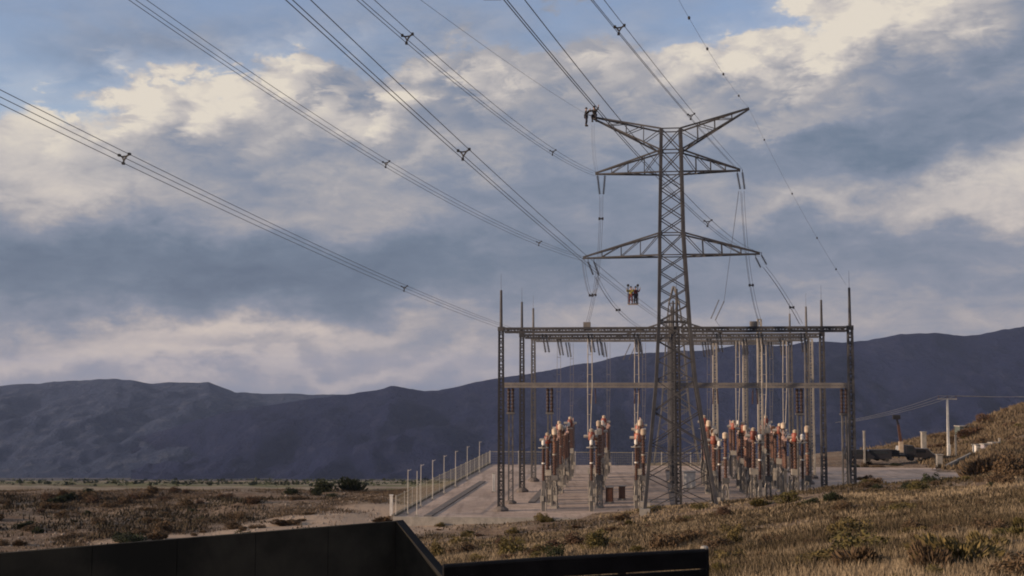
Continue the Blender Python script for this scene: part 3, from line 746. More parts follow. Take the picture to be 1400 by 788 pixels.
MK = {'sa': (mk_sa, 'slim dark surge arrester', 'surge arrester'), 'vt': (mk_vt, 'cream-capped brown voltage transformer', 'transformer'),
      'ct': (mk_ct, 'red-headed brown current transformer', 'transformer'), 'cb': (mk_cb, 'T-shaped brown circuit breaker', 'circuit breaker'),
      'ds': (mk_ds, 'three-column disconnector', 'disconnector')}
GRP = {'sa': 'surge arresters in the yard', 'vt': 'voltage transformers in the yard', 'ct': 'current transformers in the yard', 'cb': 'circuit breakers in the yard', 'ds': 'disconnectors in the yard'}
ROW = [('sa', .4), ('vt', 3.6), ('ct', 7.6), ('cb', 12.5), ('ds', 18), ('vt', 22.5), ('ct', 26), ('cb', 31), ('ds', 36), ('sa', 41), ('ct', 46), ('ds', 53)]
PHN = ['leftmost switchgear line', 'second switchgear line from left', 'switchgear line just left of the pylon', 'switchgear line just right of the pylon', 'second switchgear line from right', 'rightmost switchgear line']
for i, a in enumerate(PH):
    for j, (k, b) in enumerate(ROW):
        if k not in PROTO: PROTO[k] = MK[k][0](); o = PROTO[k]; clutter(o, 3.4, j)
        else: o = copy_tree(PROTO[k])
        o.location = yard(a+random.uniform(-.25,.25)+(.9 if (j == 1) else 0), b+random.uniform(-.5,.5)+(i % 3)*.5); o.rotation_euler = (0,0,-.1115+random.uniform(-.06,.06)); s = random.uniform(.94, 1.05); o.scale = (1, 1, s)
        tag(o, '%s, %s from front in the %s' % (MK[k][1], NUMW[j], PHN[i]), MK[k][2], GRP[k])
# stranded connections along each line, and droppers from the beams
for i, a in enumerate(PH):
    pts = []
    for (k, b), (k2, b2) in zip(ROW[:-1], ROW[1:]):
        for s in range(6):
            t = s/6; pts.append(yard(a, b+(b2-b)*t, 8.2 - .9*4*t*(1-t)*.5))
    pts.append(yard(a, ROW[-1][1], 8.2))
    MB(pts[0]).tube(pts, .05, 6).build('connecting_cable', drop_m, label='sagging pale cable linking the tops of the %s' % PHN[i], cat='cable', group='cables along the switchgear lines')
DR = [(4.9, 23, 0), (10.1, .5, 1), (15.3, 8, 1), (24.5, 23, 0), (28.2, 23, 1), (29.6, .8, 1), (34.2, 23, 1), (10.9, 39, 0), (16.0, 39, 0), (30.5, 39, 0), (5.6, 39, 0), (21.9, 39, 0), (26.0, 39, 0), (34.0, 39, 0)]
for i, (a, b, big) in enumerate(DR):
    top = yard(a, b, HB-.6); bot = yard(a-.15, b+.5, 8.6); root = empty('dropper', bot, label='%s vertical wires hanging from the %s portal beam, %s' % ('bright tan' if big else 'faint grey', 'front' if b < 9 else ('second' if b < 30 else 'third'), 'number' and ('%s from the left there' % NUMW[min(7, sorted(x[0] for x in DR if (x[1] < 9) == (b < 9) and (x[1] < 30) == (b < 30)).index(a))])), cat='cable', group='wires hanging from the portal beams')
    w = .22 if big else .2; rr = .055 if big else .022
    for sx in (-1, 1): MB(bot).tube([top+Vector((sx*w,0,0)), (top+bot)/2+Vector((sx*w*1.2+.05,0,0)), bot+Vector((sx*w*.6,0,0))], rr, 6).build('wire', drop_m if big else tan_steel, root)
    m = MB(bot)
    for t in (.2,.4,.6,.8): c = lerp(top, bot, t); m.bar(c-Vector((w*1.2,0,0)), c+Vector((w*1.2,0,0)), .06)
    m.build('spacer', drop_m if big else tan_steel, root)
# junction cabinets on the gravel
def cabinet(a, b, d, mat, label, z=0.0):
    p = yard(a, b, z) if z == 0 else Vector((a, b, z)); r = empty('control_cabinet', p, -.1115, label=label, cat='cabinet')
    MB().box((0,0,d[2]/2+.15), d).build('body', mat, r); MB().box((0,0,.08), (d[0]+.2,d[1]+.2,.16)).build('plinth', conc, r)
    MB().box((0,0,d[2]+.19), (d[0]+.16,d[1]+.16,.07)).build('roof', steel_pale, r)
    MB().box((0,-d[1]/2-.015,d[2]/2+.15), (d[0]*.86,.03,d[2]*.86)).build('door', mat, r)
    return r
cabinet(11.9, 10, (.9,.6,1.7), dark_brown_m if False else porc_dark, 'dark brown control cabinet between the second and third switchgear lines')
cabinet(13.3, 14, (.8,.6,1.5), porc, 'reddish brown control cabinet behind the dark one')
cabinet(-3.6, 22, (.35,.35,2.3), white_m, 'slim white cabinet left of the front portal post')
cabinet(22.0, 30, (1.6,1.0,2.1), white_m, 'bright white cabinet just right of the pylon among the switchgear')

# ------------------------------------------------------------------ fence round the yard
fence_m = worn('pale_fence_wire', (.30,.28,.20), (.40,.37,.28), 2, .6)
post_m = worn('white_fence_post', (.48,.46,.42), (.60,.57,.52), 2, .6)
def fence(pts, label, h=2.2, step=4.6, wgap=.34):
    root = empty('wire_fence', pts[0], label=label, cat='fence'); o = root.location
    for p, q in zip(pts[:-1], pts[1:]):
        p, q = Vector(p), Vector(q); n = max(1, int((q-p).length/step))
        for i in range(n):
            s, e = lerp(p, q, i/n), lerp(p, q, (i+1)/n)
            MB(o).tube([s, s+Vector((0,0,h+.15))], .035, 6).build('post', post_m, root)
            m = MB(o); k = int((e-s).length/wgap)
            for w in range(k+1): b_ = lerp(s, e, (w+.5)/(k+1)); m.bar(b_+Vector((0,0,.1)), b_+Vector((0,0,h)), .016)
            for zz in np.arange(.15, h+.01, .4): m.bar(s+Vector((0,0,zz)), e+Vector((0,0,zz)), .012)
            m.bar(s+Vector((0,0,h)), e+Vector((0,0,h)), .05)
            x = m.build('mesh_panel', fence_m, root)
    MB(o).tube([e, e+Vector((0,0,h+.15))], .05, 6).build('post', post_m, root)
fence([yard(PA0+.1, PB0+.3), yard(PA0+.1, PB1-.4)], 'pale wire mesh fence running back along the left edge of the yard')
fence([yard(PA0+.2, PB1-.3), yard(38, PB1-.3)], 'far wire mesh fence closing the back of the yard')
for i, b in enumerate((-4.6, 3.2, 11, 19.5, 29, 40, 53)):
    p = yard(PA0+.9, b); r = empty('tall_pole', p, label='tall thin white pole beside the left fence, %s from the front' % NUMW[i], cat='pole', group='tall white poles along the left fence')
    MB().tube([(0,0,0),(0,0,4.9)], .045, 8, .032).build('shaft', post_m, r); MB().box((0,0,.1), (.35,.35,.2)).build('footing', conc, r)
    MB().bar((0,0,4.75), (.35,0,4.9), .05).build('bracket', post_m, r)
p = yard(-8.4, -6.6); r = empty('tall_pole', p, label='tall thin white pole standing alone on the front left corner of the gravel', cat='pole')
MB().tube([(0,0,0),(0,0,4.9)], .045, 8, .032).build('shaft', post_m, r); MB().box((0,0,.1), (.35,.35,.2)).build('footing', conc, r)
r = empty('gate_post', yard(PA0-.6, PB0+1.2), label='short thick white post at the near end of the left fence', cat='post'); MB().box((0,0,1.1), (.32,.32,2.2)).build('shaft', white_m, r); MB().box((0,0,2.24), (.42,.42,.1)).build('cap', white_m, r)

# ------------------------------------------------------------------ right: wooden/concrete pole with wires, vehicles, huts
pb = atz(1297, 626, 0.2); pr = empty('utility_pole', pb, label='pale concrete utility pole with a crossarm right of the yard', cat='utility pole')
ptop = at(1296, 545, pb.y); H = ptop.z-pb.z
m = MB().bar((0,0,0), (0,0,H), .46, None, .26); m.build('shaft', white_m, pr)
MB().bar((-1.75,0,H-.1), (1.75,.0,H-.1), .24, .26).build('crossarm', drop_m, pr)
for x in (-1.6, 0, 1.6): MB().lathe(sheds(.06,.14,.5,3), (x,0,H+.03), 8).build('insulator', porc, pr)
MB().box((0,-.36,1.5), (.5,.3,1.7)).build('switch_box', white_m, pr)
e1 = at(1150, 578, 215); e2 = at(1560, 536, 232)
for x, lab in ((-1.6, 'left'), (0, 'middle'), (1.6, 'right')):
    c = pb+Vector((x,0,H+.5))
    for far_, nm in ((e1, 'sloping down left towards the switchgear'), (e2, 'leaving the picture at the right edge')):
        q = far_+Vector((x*.6,0,0)); pts = [lerp(c, q, t/12)-Vector((0,0,.5*4*(t/12)*(1-t/12))) for t in range(13)]
        MB(c).tube(pts, .035, 5).build('overhead_wire', drop_m, label='wire from the %s insulator of the utility pole, %s' % (lab, nm), cat='power line', group='wires on the utility pole')
def wheel(parent, x, y, r=.48, w=.3):
    t = MB().lathe([(r*.6,-w/2),(r*.95,-w/2),(r,-w*.3),(r,w*.3),(r*.95,w/2),(r*.6,w/2)], (x,y,r), 16, (0,1,0)).build('wheel', rubber, parent)
    MB().lathe([(r*.58,-w*.4),(r*.58,w*.4)], (x,y,r), 12, (0,1,0)).build('rim', steel_pale, t)
def prof(pts, y0, y1): # extrude side profile (x,z) across y
    n = len(pts); return [(x,y0,z) for x,z in pts]+[(x,y1,z) for x,z in pts], [tuple(range(n)), tuple(range(2*n-1,n-1,-1))]+[(i,i+n,(i+1)%n+n,(i+1)%n) for i in range(n)]
# crane truck
tp = atz(1222, 630, 0); tr = empty('crane_truck', tp, R(-6), label='dark truck with a raised folded crane arm, parked beyond the yard', cat='truck')
MB().box((-.8,0,.95), (6.4,2.3,.35)).build('chassis', black_m, tr)
m = MB(); m.add(*prof([(2.0,.9),(3.7,.9),(3.75,1.7),(3.35,2.7),(2.0,2.8)], -1.15, 1.15)); cb = m.build('cab', black_m, tr)
MB().add(*prof([(3.78,1.75),(3.4,2.62),(3.36,2.6),(3.74,1.74)], -1.0, 1.0)).build('windscreen', glassm, cb)
MB().box((2.75,-1.165,2.1), (.9,.03,.75)).build('side_window', glassm, cb)
MB().box((-1.6,0,1.25), (4.8,2.35,.15)).build('flat_bed', black_m, tr)
for y in (-1.17, 1.17): MB().box((-1.6,y,1.6), (4.8,.06,.6)).build('side_board', black_m, tr)
MB().box((1.3,0,2.4), (.7,.9,2.0)).build('crane_base', cream_m, tr)
MB().bar((1.3,0,3.2), (.9,0,6.4), .5, None, .4).build('crane_boom', porc_dark, tr); MB().bar((.9,0,6.4), (.6,0,7.6), .36, None, .3).build('crane_jib', black_m, tr)
MB().box((.6,0,7.75), (1.3,.8,.8)).build('crane_bucket', black_m, tr)
for x in (2.9, -1.9, -3.1):
    for y in (-1.0, 1.0): wheel(tr, x, y)
def van(px, py, ang, body, label, sc=1.0, cat='van'):
    p = atz(px, py, 0); v = empty('parked_van', p, ang, label=label, cat=cat, group='vehicles parked beyond the yard'); v.scale = (sc,)*3
    b_ = MB().add(*prof([(-2.4,.45),(2.5,.45),(2.55,1.0),(2.1,1.25),(1.4,2.05),(-2.3,2.15),(-2.5,1.2)], -.92, .92)).build('body', body, v)
    MB().add(*prof([(2.08,1.3),(1.45,2.0),(1.4,1.98),(2.02,1.28)], -.8, .8)).build('windscreen', glassm, b_)
    for y in (-.935, .935): MB().box((-.4,y,1.6), (2.9,.03,.5)).build('side_window', glassm, b_)
    for y in (-.6, .6): MB().box((2.57,y,.85), (.05,.3,.18)).build('headlight', cream_m, b_)
    for x in (-1.6, 1.6):
        for y in (-.82, .82): wheel(v, x, y, .36, .22)
    return v
van(1174, 631, R(-8), black_m, 'dark van parked behind the rightmost portal column')
van(1199, 631, R(172), black_m, 'dark van parked just left of the crane truck')
van(1258, 629, R(-20), worn('dusty_brown_paint', (.10,.07,.05), (.16,.11,.08), 1, .5), 'dusty brown van parked right of the crane truck')
van(1240, 622, R(5), worn('silver_paint', (.22,.23,.24), (.30,.30,.31), 1, .4), 'silver van half hidden behind the crane truck', .8)
# huts and small pillars on the right
def hut(px, py, d, mat, label, z=None, rz=0.1):
    p = atz(px, py, .3); p.z = hz(p.x, p.y)-.1; r = empty('equipment_hut', p, rz, label=label, cat='hut')
    MB().box((0,0,d[2]/2), d).build('wall', mat, r); MB().box((0,0,d[2]+.08), (d[0]+.3,d[1]+.3,.18)).build('roof', conc, r)
    MB().box((-d[0]*.2,-d[1]/2-.02,d[2]*.4), (min(.9, d[0]*.4),.05,d[2]*.78)).build('door', steel_pale, r); return r
hut(1318, 604, (3.0,2.6,2.6), hut_green, 'grey green hut at the foot of the hillside behind the utility pole')
hut(1338, 626, (1.6,1.4,1.9), white_m, 'small bright white kiosk right of the utility pole')
hut(1349, 627, (1.5,1.4,1.6), worn('lilac_grey_render', (.30,.28,.32), (.38,.35,.38), 1, .8), 'small grey kiosk touching the white kiosk on its right')
hut(1366, 626, (3.2,1.6,1.0), conc, 'low pale concrete box right of the two kiosks')
for (px, y0, y1, w, lab) in ((1182,630,590,.3,'thin pale post behind the parked vans'), (1263,614,591,.9,'stubby pale pillar standing before the brown hillside trees'), (1284,636,622,.9,'low pale concrete pillar left of the utility pole'), (1307,624,596,.3,'thin pale post right of the utility pole'), (1367,622,600,.3,'thin pale post in front of the hillside')):
    p = atz(px, y0, .2); r = empty('pillar', p, label=lab, cat='post'); h = at(px, y1, p.y).z-p.z; MB().box((0,0,h/2-.3), (w,w,h+.6)).build('shaft', conc, r); MB().box((0,0,h+.04), (w*1.3,w*1.3,.12)).build('cap', conc, r)
# light ramp wall beside pole
MB(atz(1310,632,0.3)).bar(atz(1292,640,.3), atz(1328,622,1.2), .3, .8).build('ramp_wall', conc, label='low pale ramp wall sloping up to the kiosks', cat='wall')

# ------------------------------------------------------------------ foreground barriers
fw = MB(); A0 = at(-320, 783, 19.4); A1 = at(0, 757, 21.0); A2 = at(541, 713, 25.5)
A3 = at(607, 790, 24.2)
top = [A0, A1, A2]; n_ = Vector((0.13, 1, 0)).normalized()*.45
bw = empty('parapet_wall', A1, label='dark concrete parapet wall with a sloping end across the lower left corner', cat='wall')
n_ = n_*.35
low = Vector((0,0,-7)); K_ = 7
P_ = [lerp(A0, A1, k/2) for k in range(2)]+[lerp(A1, A2, k/(K_-2)) for k in range(K_-1)]
for p, q in zip(P_[:-1], P_[1:]):
    d = (q-p).normalized()*.006; p2, q2 = p+d, q-d
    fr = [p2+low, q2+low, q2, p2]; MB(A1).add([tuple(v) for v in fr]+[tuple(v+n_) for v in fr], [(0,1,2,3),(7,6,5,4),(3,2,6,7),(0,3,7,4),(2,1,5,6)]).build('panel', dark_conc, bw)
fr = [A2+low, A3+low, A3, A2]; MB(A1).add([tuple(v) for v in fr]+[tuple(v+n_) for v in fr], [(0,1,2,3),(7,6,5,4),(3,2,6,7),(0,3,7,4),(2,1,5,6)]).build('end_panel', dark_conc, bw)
MB(A1).bar(A2+n_*.5+Vector((.05,0,-.01)), A3+n_*.5+Vector((.03,0,-.01)), .18, .06).build('end_coping', edge_metal, bw)
gr = empty('guard_rail', at(735,765,20), label='black guard rail with a light topped end post at the bottom centre', cat='guard rail')
G0 = at(606, 775.5, 19.1); Gm = at(735, 766, 19.6); Ge = at(963, 754, 20.6)
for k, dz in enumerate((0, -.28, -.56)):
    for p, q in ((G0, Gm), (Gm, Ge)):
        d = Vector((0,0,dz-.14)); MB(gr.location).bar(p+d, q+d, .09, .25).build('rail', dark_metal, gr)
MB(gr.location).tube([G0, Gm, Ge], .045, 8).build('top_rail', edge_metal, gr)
for px, py, yy in ((735,766,19.8), (963,754,20.7), (850,760,20.3), (650,771,19.4)):
    t_ = at(px, py-(3 if px == 963 else 0), yy); MB(gr.location).bar(Vector((t_.x,t_.y,t_.z-2.6)), t_, .13).build('post', dark_metal if px not in (735,963) else edge_metal, gr)
    if px == 963: MB(gr.location).lathe([(.06,0),(.07,.02),(.05,.05)], t_, 10).build('post_cap', steel_pale, gr)
q0 = at(1372, 762, 26)
bl = empty('concrete_block', q0, label='low weathered concrete block at the bottom right corner', cat='block')
MB(q0).box((q0.x+.35,q0.y,q0.z-.75), (1.5,2.2,1.9), .2).build('body', worn('brown_stained_concrete', (.08,.065,.055), (.13,.10,.085), 1.5, .95), bl)
MB(q0).lathe([(.22,-.5),(.28,0),(.2,.35),(.05,.42)], at(1347,752,25.2)-Vector((0,0,.15)), 9).build('capstone', rock_m, bl)

# ------------------------------------------------------------------ people
def person_mesh(name, joints, edges, rad, mat, parent):
    """one continuous skinned surface; joints dict name -> vector, radius"""
    names = list(joints); me = bpy.data.meshes.new(name); me.from_pydata([joints[n] for n in names], [(names.index(a), names.index(b)) for a, b in edges], [])
    o = bpy.data.objects.new(name, me); COL.objects.link(o); o.parent = parent; KIDS.setdefault(parent.name, []).append(o)
    sm = o.modifiers.new('skin', 'SKIN'); sk = me.skin_vertices[0].data
    for i, n in enumerate(names):
        r = rad[n]; sk[i].radius = (r, r); sk[i].use_root = (i == 0)
    ss = o.modifiers.new('sub', 'SUBSURF'); ss.levels = 1; ss.render_levels = 1
    dg = bpy.context.evaluated_depsgraph_get(); ev = o.evaluated_get(dg); nm = bpy.data.meshes.new_from_object(ev)
    o.modifiers.clear(); o.data = nm; nm.materials.clear(); nm.materials.append(mat); nm.polygons.foreach_set('use_smooth', [True]*len(nm.polygons))
    return o
def person(loc, rz, label, shirt, trousers, hel, pose='stand', sc=1.0):
    r = empty('person', loc, rz, label=label, cat='person'); r.scale = (sc,)*3
    if pose == 'stand': # knees slightly bent, arms raised forward to the conductors
        K = {'l': ((-.11,0,.95),(-.15,-.05,.52),(-.16,.03,.1),(-.17,-.12,.04)), 'r': ((.11,0,.95),(.14,-.06,.52),(.15,.03,.1),(.16,-.12,.04))}
        S = {'l': ((-.2,0,1.42),(-.34,-.14,1.28),(-.30,-.36,1.5),(-.27,-.42,1.6)), 'r': ((.2,0,1.42),(.36,-.12,1.3),(.34,-.30,1.55),(.32,-.36,1.66))}
    else: # crouching
        K = {'l': ((-.12,.1,.62),(-.2,-.32,.62),(-.18,.0,.12),(-.18,-.16,.05)), 'r': ((.12,.1,.62),(.2,-.3,.6),(.2,.04,.12),(.2,-.14,.05))}
        S = {'l': ((-.2,-.06,1.12),(-.36,-.26,.98),(-.28,-.48,1.1),(-.26,-.54,1.15)), 'r': ((.2,-.06,1.12),(.42,-.2,1.2),(.5,-.34,1.4),(.52,-.38,1.48))}
    dz = 0 if pose == 'stand' else -.31; lean = 0 if pose == 'stand' else -.06
    J = {'pelvis': ((0,0 if pose=='stand' else .08,.98+dz)), 'waist': ((0,.0,1.12+dz)), 'chest': ((0,lean,1.34+dz)), 'neck': ((0,lean,1.5+dz)), 'head0': ((0,lean-.01,1.58+dz)), 'head1': ((0,lean-.02,1.70+dz))}
    Rr = {'pelvis': .155, 'waist': .14, 'chest': .165, 'neck': .06, 'head0': .085, 'head1': .095}
    Ed = [('pelvis','waist'),('waist','chest'),('chest','neck'),('neck','head0'),('head0','head1')]
    for s in 'lr':
        for n, p, q in zip(('hip','knee','ankle','toe'), K[s], (.105,.075,.05,.045)): J[n+s] = p; Rr[n+s] = q
        for n, p, q in zip(('sh','elb','wrist','palm'), S[s], (.075,.052,.036,.038)): J[n+s] = p; Rr[n+s] = q
        Ed += [('pelvis','hip'+s),('hip'+s,'knee'+s),('knee'+s,'ankle'+s),('ankle'+s,'toe'+s),('chest','sh'+s),('sh'+s,'elb'+s),('elb'+s,'wrist'+s),('wrist'+s,'palm'+s)]
        pc = Vector(S[s][3]); dr = (Vector(S[s][3])-Vector(S[s][2])).normalized(); sdv = dr.cross(Vector((0,0,1))).normalized()
        for fi, (off, ln) in enumerate(((-.028,.065),(-.010,.075),(.010,.072),(.028,.055))):
            a1 = pc+sdv*off+dr*.03; a2 = a1+dr*ln*.6; a3 = a2+dr*ln*.3+Vector((0,0,-.025))
            for q_, nm in ((a1,'a'),(a2,'b'),(a3,'c')): J['f%d%s%s' % (fi, nm, s)] = tuple(q_); Rr['f%d%s%s' % (fi, nm, s)] = .010
            Ed += [('palm'+s,'f%da%s' % (fi,s)),('f%da%s' % (fi,s),'f%db%s' % (fi,s)),('f%db%s' % (fi,s),'f%dc%s' % (fi,s))]
        th_ = pc-dr*.01+sdv*(.045 if s == 'l' else -.045); J['th'+s] = tuple(th_+dr*.03); Rr['th'+s] = .011; Ed.append(('palm'+s,'th'+s))
    b_ = person_mesh('body', J, Ed, Rr, skin, r)
    hc = Vector(J['head1'])
    mm = MB(); mm.lathe([(.02,.02),(.018,0)], hc+Vector((0,-.1,-.05)), 6, (0,-1,-.3)); mm.build('nose', skin, b_)
    for s in (-1,1): MB().lathe([(.012,0),(.012,.012)], hc+Vector((s*.034,-.09,-.01)), 6, (0,-1,0)).build('eye', dgrey, b_); MB().lathe([(.01,-.03),(.022,0),(.01,.03)], hc+Vector((s*.095,.0,-.03)), 6).build('ear', skin, b_)
    MB().box(hc+Vector((0,-.093,-.085)), (.05,.012,.01)).build('mouth', dred, b_)
    # clothes: torso with sleeves, trousers, boots
    def cloth(nm, keys, edges, grow, mat): person_mesh(nm, {k: J[k] for k in keys}, edges, {k: Rr[k]+grow for k in keys}, mat, b_)
    ck = ['waist','pelvis','chest']+[n+s for s in 'lr' for n in ('sh','elb','wrist')]
    cloth('jacket', ck, [('pelvis','waist'),('waist','chest')]+[e for s in 'lr' for e in (('chest','sh'+s),('sh'+s,'elb'+s),('elb'+s,'wrist'+s))], .03, shirt)
    tk = ['pelvis']+[n+s for s in 'lr' for n in ('hip','knee','ankle')]
    cloth('trousers', tk, [e for s in 'lr' for e in (('pelvis','hip'+s),('hip'+s,'knee'+s),('knee'+s,'ankle'+s))], .025, trousers)
    for s in 'lr': MB().bar(Vector(J['ankle'+s])+Vector((0,.06,-.06)), Vector(J['toe'+s])+Vector((0,-.07,0)), .12, .11).build('boot', dgrey, b_)
    MB().lathe([(.16,0),(.125,.02),(.12,.07),(.09,.13),(.03,.155)], hc+Vector((0,0,.02)), 14).build('helmet', hel, b_)
    return r
# cart with two workers on the third bundle
cp = at(865.5, 416.5, 128.5)
ct_ = empty('conductor_cart', cp, label='small cart with a pale floor riding on the conductors left of the pylon', cat='work cart')
MB().box((0,0,0), (1.05,.75,.07)).build('floor', worn('cart_floor', (.34,.27,.23), (.46,.38,.33), 3, .7), ct_)
for y in (-.34,.34):
    MB().bar((-.5,y,.45), (.5,y,.45), .04).build('rail', dgrey, ct_)
for x, y in ((-.5,-.34),(.5,-.34),(.5,.34),(-.5,.34)): MB().bar((x,y,0), (x,y,1.98), .04).build('hanger', dgrey, ct_)
for x in (-.5,.5): MB().lathe([(.05,-.04),(.14,-.04),(.10,0),(.14,.04),(.05,.04)], (x,.0,1.98), 10, (0,1,0)).build('wheel', dgrey, ct_); MB().bar((x,-.34,1.98), (x,.34,1.98), .05).build('axle', dgrey, ct_)
person(cp+Vector((-.22,0,.035)), R(-25), 'worker in lime and brown clothing on the left of the conductor cart', yel, dred, dark_helmet, sc=1.0)
person(cp+Vector((.27,.05,.035)), R(35), 'worker in dark maroon clothing on the right of the conductor cart', dred, dblue, dark_helmet, sc=1.0)
# second cart, only its underside in the picture, on the line at the top
cq = at(673, -3, 36); c2 = copy_tree(ct_); c2.location = cq+Vector((0,0,.0)); c2['label'] = 'pale cart floor just showing at the top edge of the picture'; c2.scale = (.5,.5,.5); ct_['group'] = c2['group'] = 'carts riding on conductors'
# workers at the left top arm tip
tp_ = tips['tl']
pfm = MB(tp_); pfm.bar(tp_+Vector((-.75,0,.32)), tp_+Vector((.4,0,.05)), .07); pf = pfm.build('work_boom', dgrey, label='short dark boom at the left top arm tip between two workers', cat='boom')
person(tp_+Vector((-.62,0,-1.02)), R(80), 'dark clad worker hanging upright off the left top arm tip', dgrey, dblue, dark_helmet, sc=1.12)
person(tp_+Vector((.28,-.25,-.62)), R(-20), 'dark clad worker crouching at the left top arm tip', dgrey, dblue, dark_helmet, 'crouch', sc=1.15)

# ------------------------------------------------------------------ vegetation
def shrub_mesh(name, seed, n, leaf, mat, flat=.75, spiky=False):
    r_ = np.random.default_rng(seed); nc = 16; cen = r_.normal(size=(nc,3)); cen /= np.linalg.norm(cen,axis=1)[:,None]; cen *= r_.uniform(.25,.72,(nc,1)); cen[:,2] = np.abs(cen[:,2])*.9+.15
    k = r_.integers(0, nc, n); d = r_.normal(size=(n,3)); d /= np.linalg.norm(d,axis=1)[:,None]
    rad = r_.uniform(.18,.42,nc)[k][:,None]; p = cen[k]+d*rad*r_.uniform(.4,1.0,(n,1))**.5; p[:,2] = np.maximum(p[:,2]*flat, .02)
    a = r_.normal(size=(n,3)); a /= np.linalg.norm(a,axis=1)[:,None]
    if spiky: a = p/np.linalg.norm(p,axis=1)[:,None]*1.0+a*.35; a[:,2] += .4; a /= np.linalg.norm(a,axis=1)[:,None]
    b = np.cross(a, r_.normal(size=(n,3))); b /= np.linalg.norm(b,axis=1)[:,None]
    s = leaf*r_.uniform(.6,1.4,(n,1)); asp = 3.0 if spiky else 1.2
    v = np.stack([p-a*s*asp*.5, p+b*s*.4, p+a*s*asp*.5, p-b*s*.4], 1).reshape(-1,3); f = np.arange(4*n).reshape(n,4)
    me = mesh_np(name, v, f, mat); return me
stem = MB()
for i in range(7):
    t = i*.9; stem.bar((0,0,-.15), (.45*math.cos(t), .45*math.sin(t), .55), .045, None, .015)
def shrub_proto(name, seed, n, leaf, mat, flat, spiky=False):
    r = empty(name); link('foliage', shrub_mesh('foliage', seed, n, leaf, mat, flat, spiky), r); stem.build('stem', bark, r); return r
protos = {}
for nm, mat in (('dark', leaf_dark), ('olive', leaf_olive), ('brown', leaf_brown), ('yellow', leaf_yellow), ('red', leaf_red)):
    protos[nm] = [shrub_proto('shrub', sd2, 2300, .075, mat, .8, sp) for sd2, sp in ((11,False),(23,True),(37,False))]
used = set()
def shrub(kind, x, y, w, h, label, group, cat='shrub', lift=0.0):
    pr_ = protos[kind][random.randrange(3)]
    o = pr_ if pr_.name not in used else copy_tree(pr_); used.add(pr_.name)
    o.location = (x, y, hz(x, y)-.08*h+lift); o.rotation_euler = (0,0,random.uniform(0,6.28)); o.scale = (w/2*random.uniform(.9,1.1), w/2*random.uniform(.9,1.1), h)
    tag(o, label, cat, group); return o
def ground_pt(px, py, y0=20, y1=330):
    d = ray(px, py); prev = None
    for Yv in np.geomspace(y0, y1, 260):
        t = Yv/d.y; z = CAMZ+d.z*t
        if z <= hz(d.x*t, Yv): return d.x*t, Yv
    return None
named = [('dark',441,674,52,24,'left one of the two big dark bushes beside the far left track'),('dark',480,671,46,27,'right one of the two big dark bushes beside the far left track'),
 ('dark',397,676,26,9,'small dark bush left of the two big dark bushes'),('brown',172,690,26,20,'brown bush standing out before the far left field'),
 ('olive',1080,688,56,22,'widest olive bush on the bank right of the pylon'),('dark',1139,687,36,20,'dark bush on the bank right of the widest olive bush'),
 ('olive',1040,692,44,14,'low olive bush on the bank just right of the pylon feet'),('yellow',1005,748,36,34,'yellow flowering bush alone in the grass right of the guard rail end'),
 ('dark',1270,662,36,22,'dark bush at the right edge of the yard below the utility pole'),('brown',1180,662,40,16,'brown bush at the foot of the rightmost portal'),
 ('brown',1345,652,70,40,'big brown bush on the right bank below the kiosks'),('brown',1388,650,60,48,'big brown bush at the right picture edge'),
 ('yellow',742,712,30,16,'yellowish bush at the foot of the leftmost switchgear line'),('olive',700,760,60,40,'olive bush behind the middle of the guard rail'),
 ('yellow',597,765,34,36,'yellowish bush beside the sloping wall end'),('olive',820,752,60,36,'olive bush behind the right half of the guard rail'),
 ('dark',760,765,40,30,'dark bush behind the guard rail'),('brown',1275,785,70,60,'dark brown bush at the bottom edge left of the concrete block'),
 ('brown',1150,700,40,20,'brown bush below the dark bush on the bank'),('brown',905,755,60,40,'brown bush above the guard rail end post'),
 ('dark',1110,690,30,12,'low dark bush between the widest olive bush and its dark neighbour'), ('olive',960,697,40,12,'low olive bush at the right feet of the pylon'), ('olive',890,700,40,11,'low olive bush at the left feet of the pylon')]
for kind, px, py, w, h, lab in named:
    g = ground_pt(px, py)
    if g: s = g[1]/FPX; shrub(kind, g[0], g[1], w*s, h*s, lab, 'named bushes' if False else None)
SCAT = []
def scatter(n, px0, px1, py0, py1, kinds, sz, place, group, ymin=40, ymax=330):
    c = 0; tries = 0
    while c < n and tries < n*8:
        tries += 1; g = ground_pt(random.uniform(px0, px1), random.uniform(py0, py1))
        if not g or g[1] < ymin or g[1] > ymax: continue
        a, b = yard_inv(*g)
        if PA0-.5 < a < PA1 and PB0-.3 < b < PB1 and hz(*g) < .25: continue
        s = random.uniform(*sz); kd = random.choice(kinds); w_, h_ = s*random.uniform(1,1.8), s*random.uniform(.3,.75)
        o = shrub(kd, g[0], g[1], w_, h_, 'x', group)
        SCAT.append((o, kd, w_/h_, project((g[0], g[1], hz(*g))), place)); c += 1
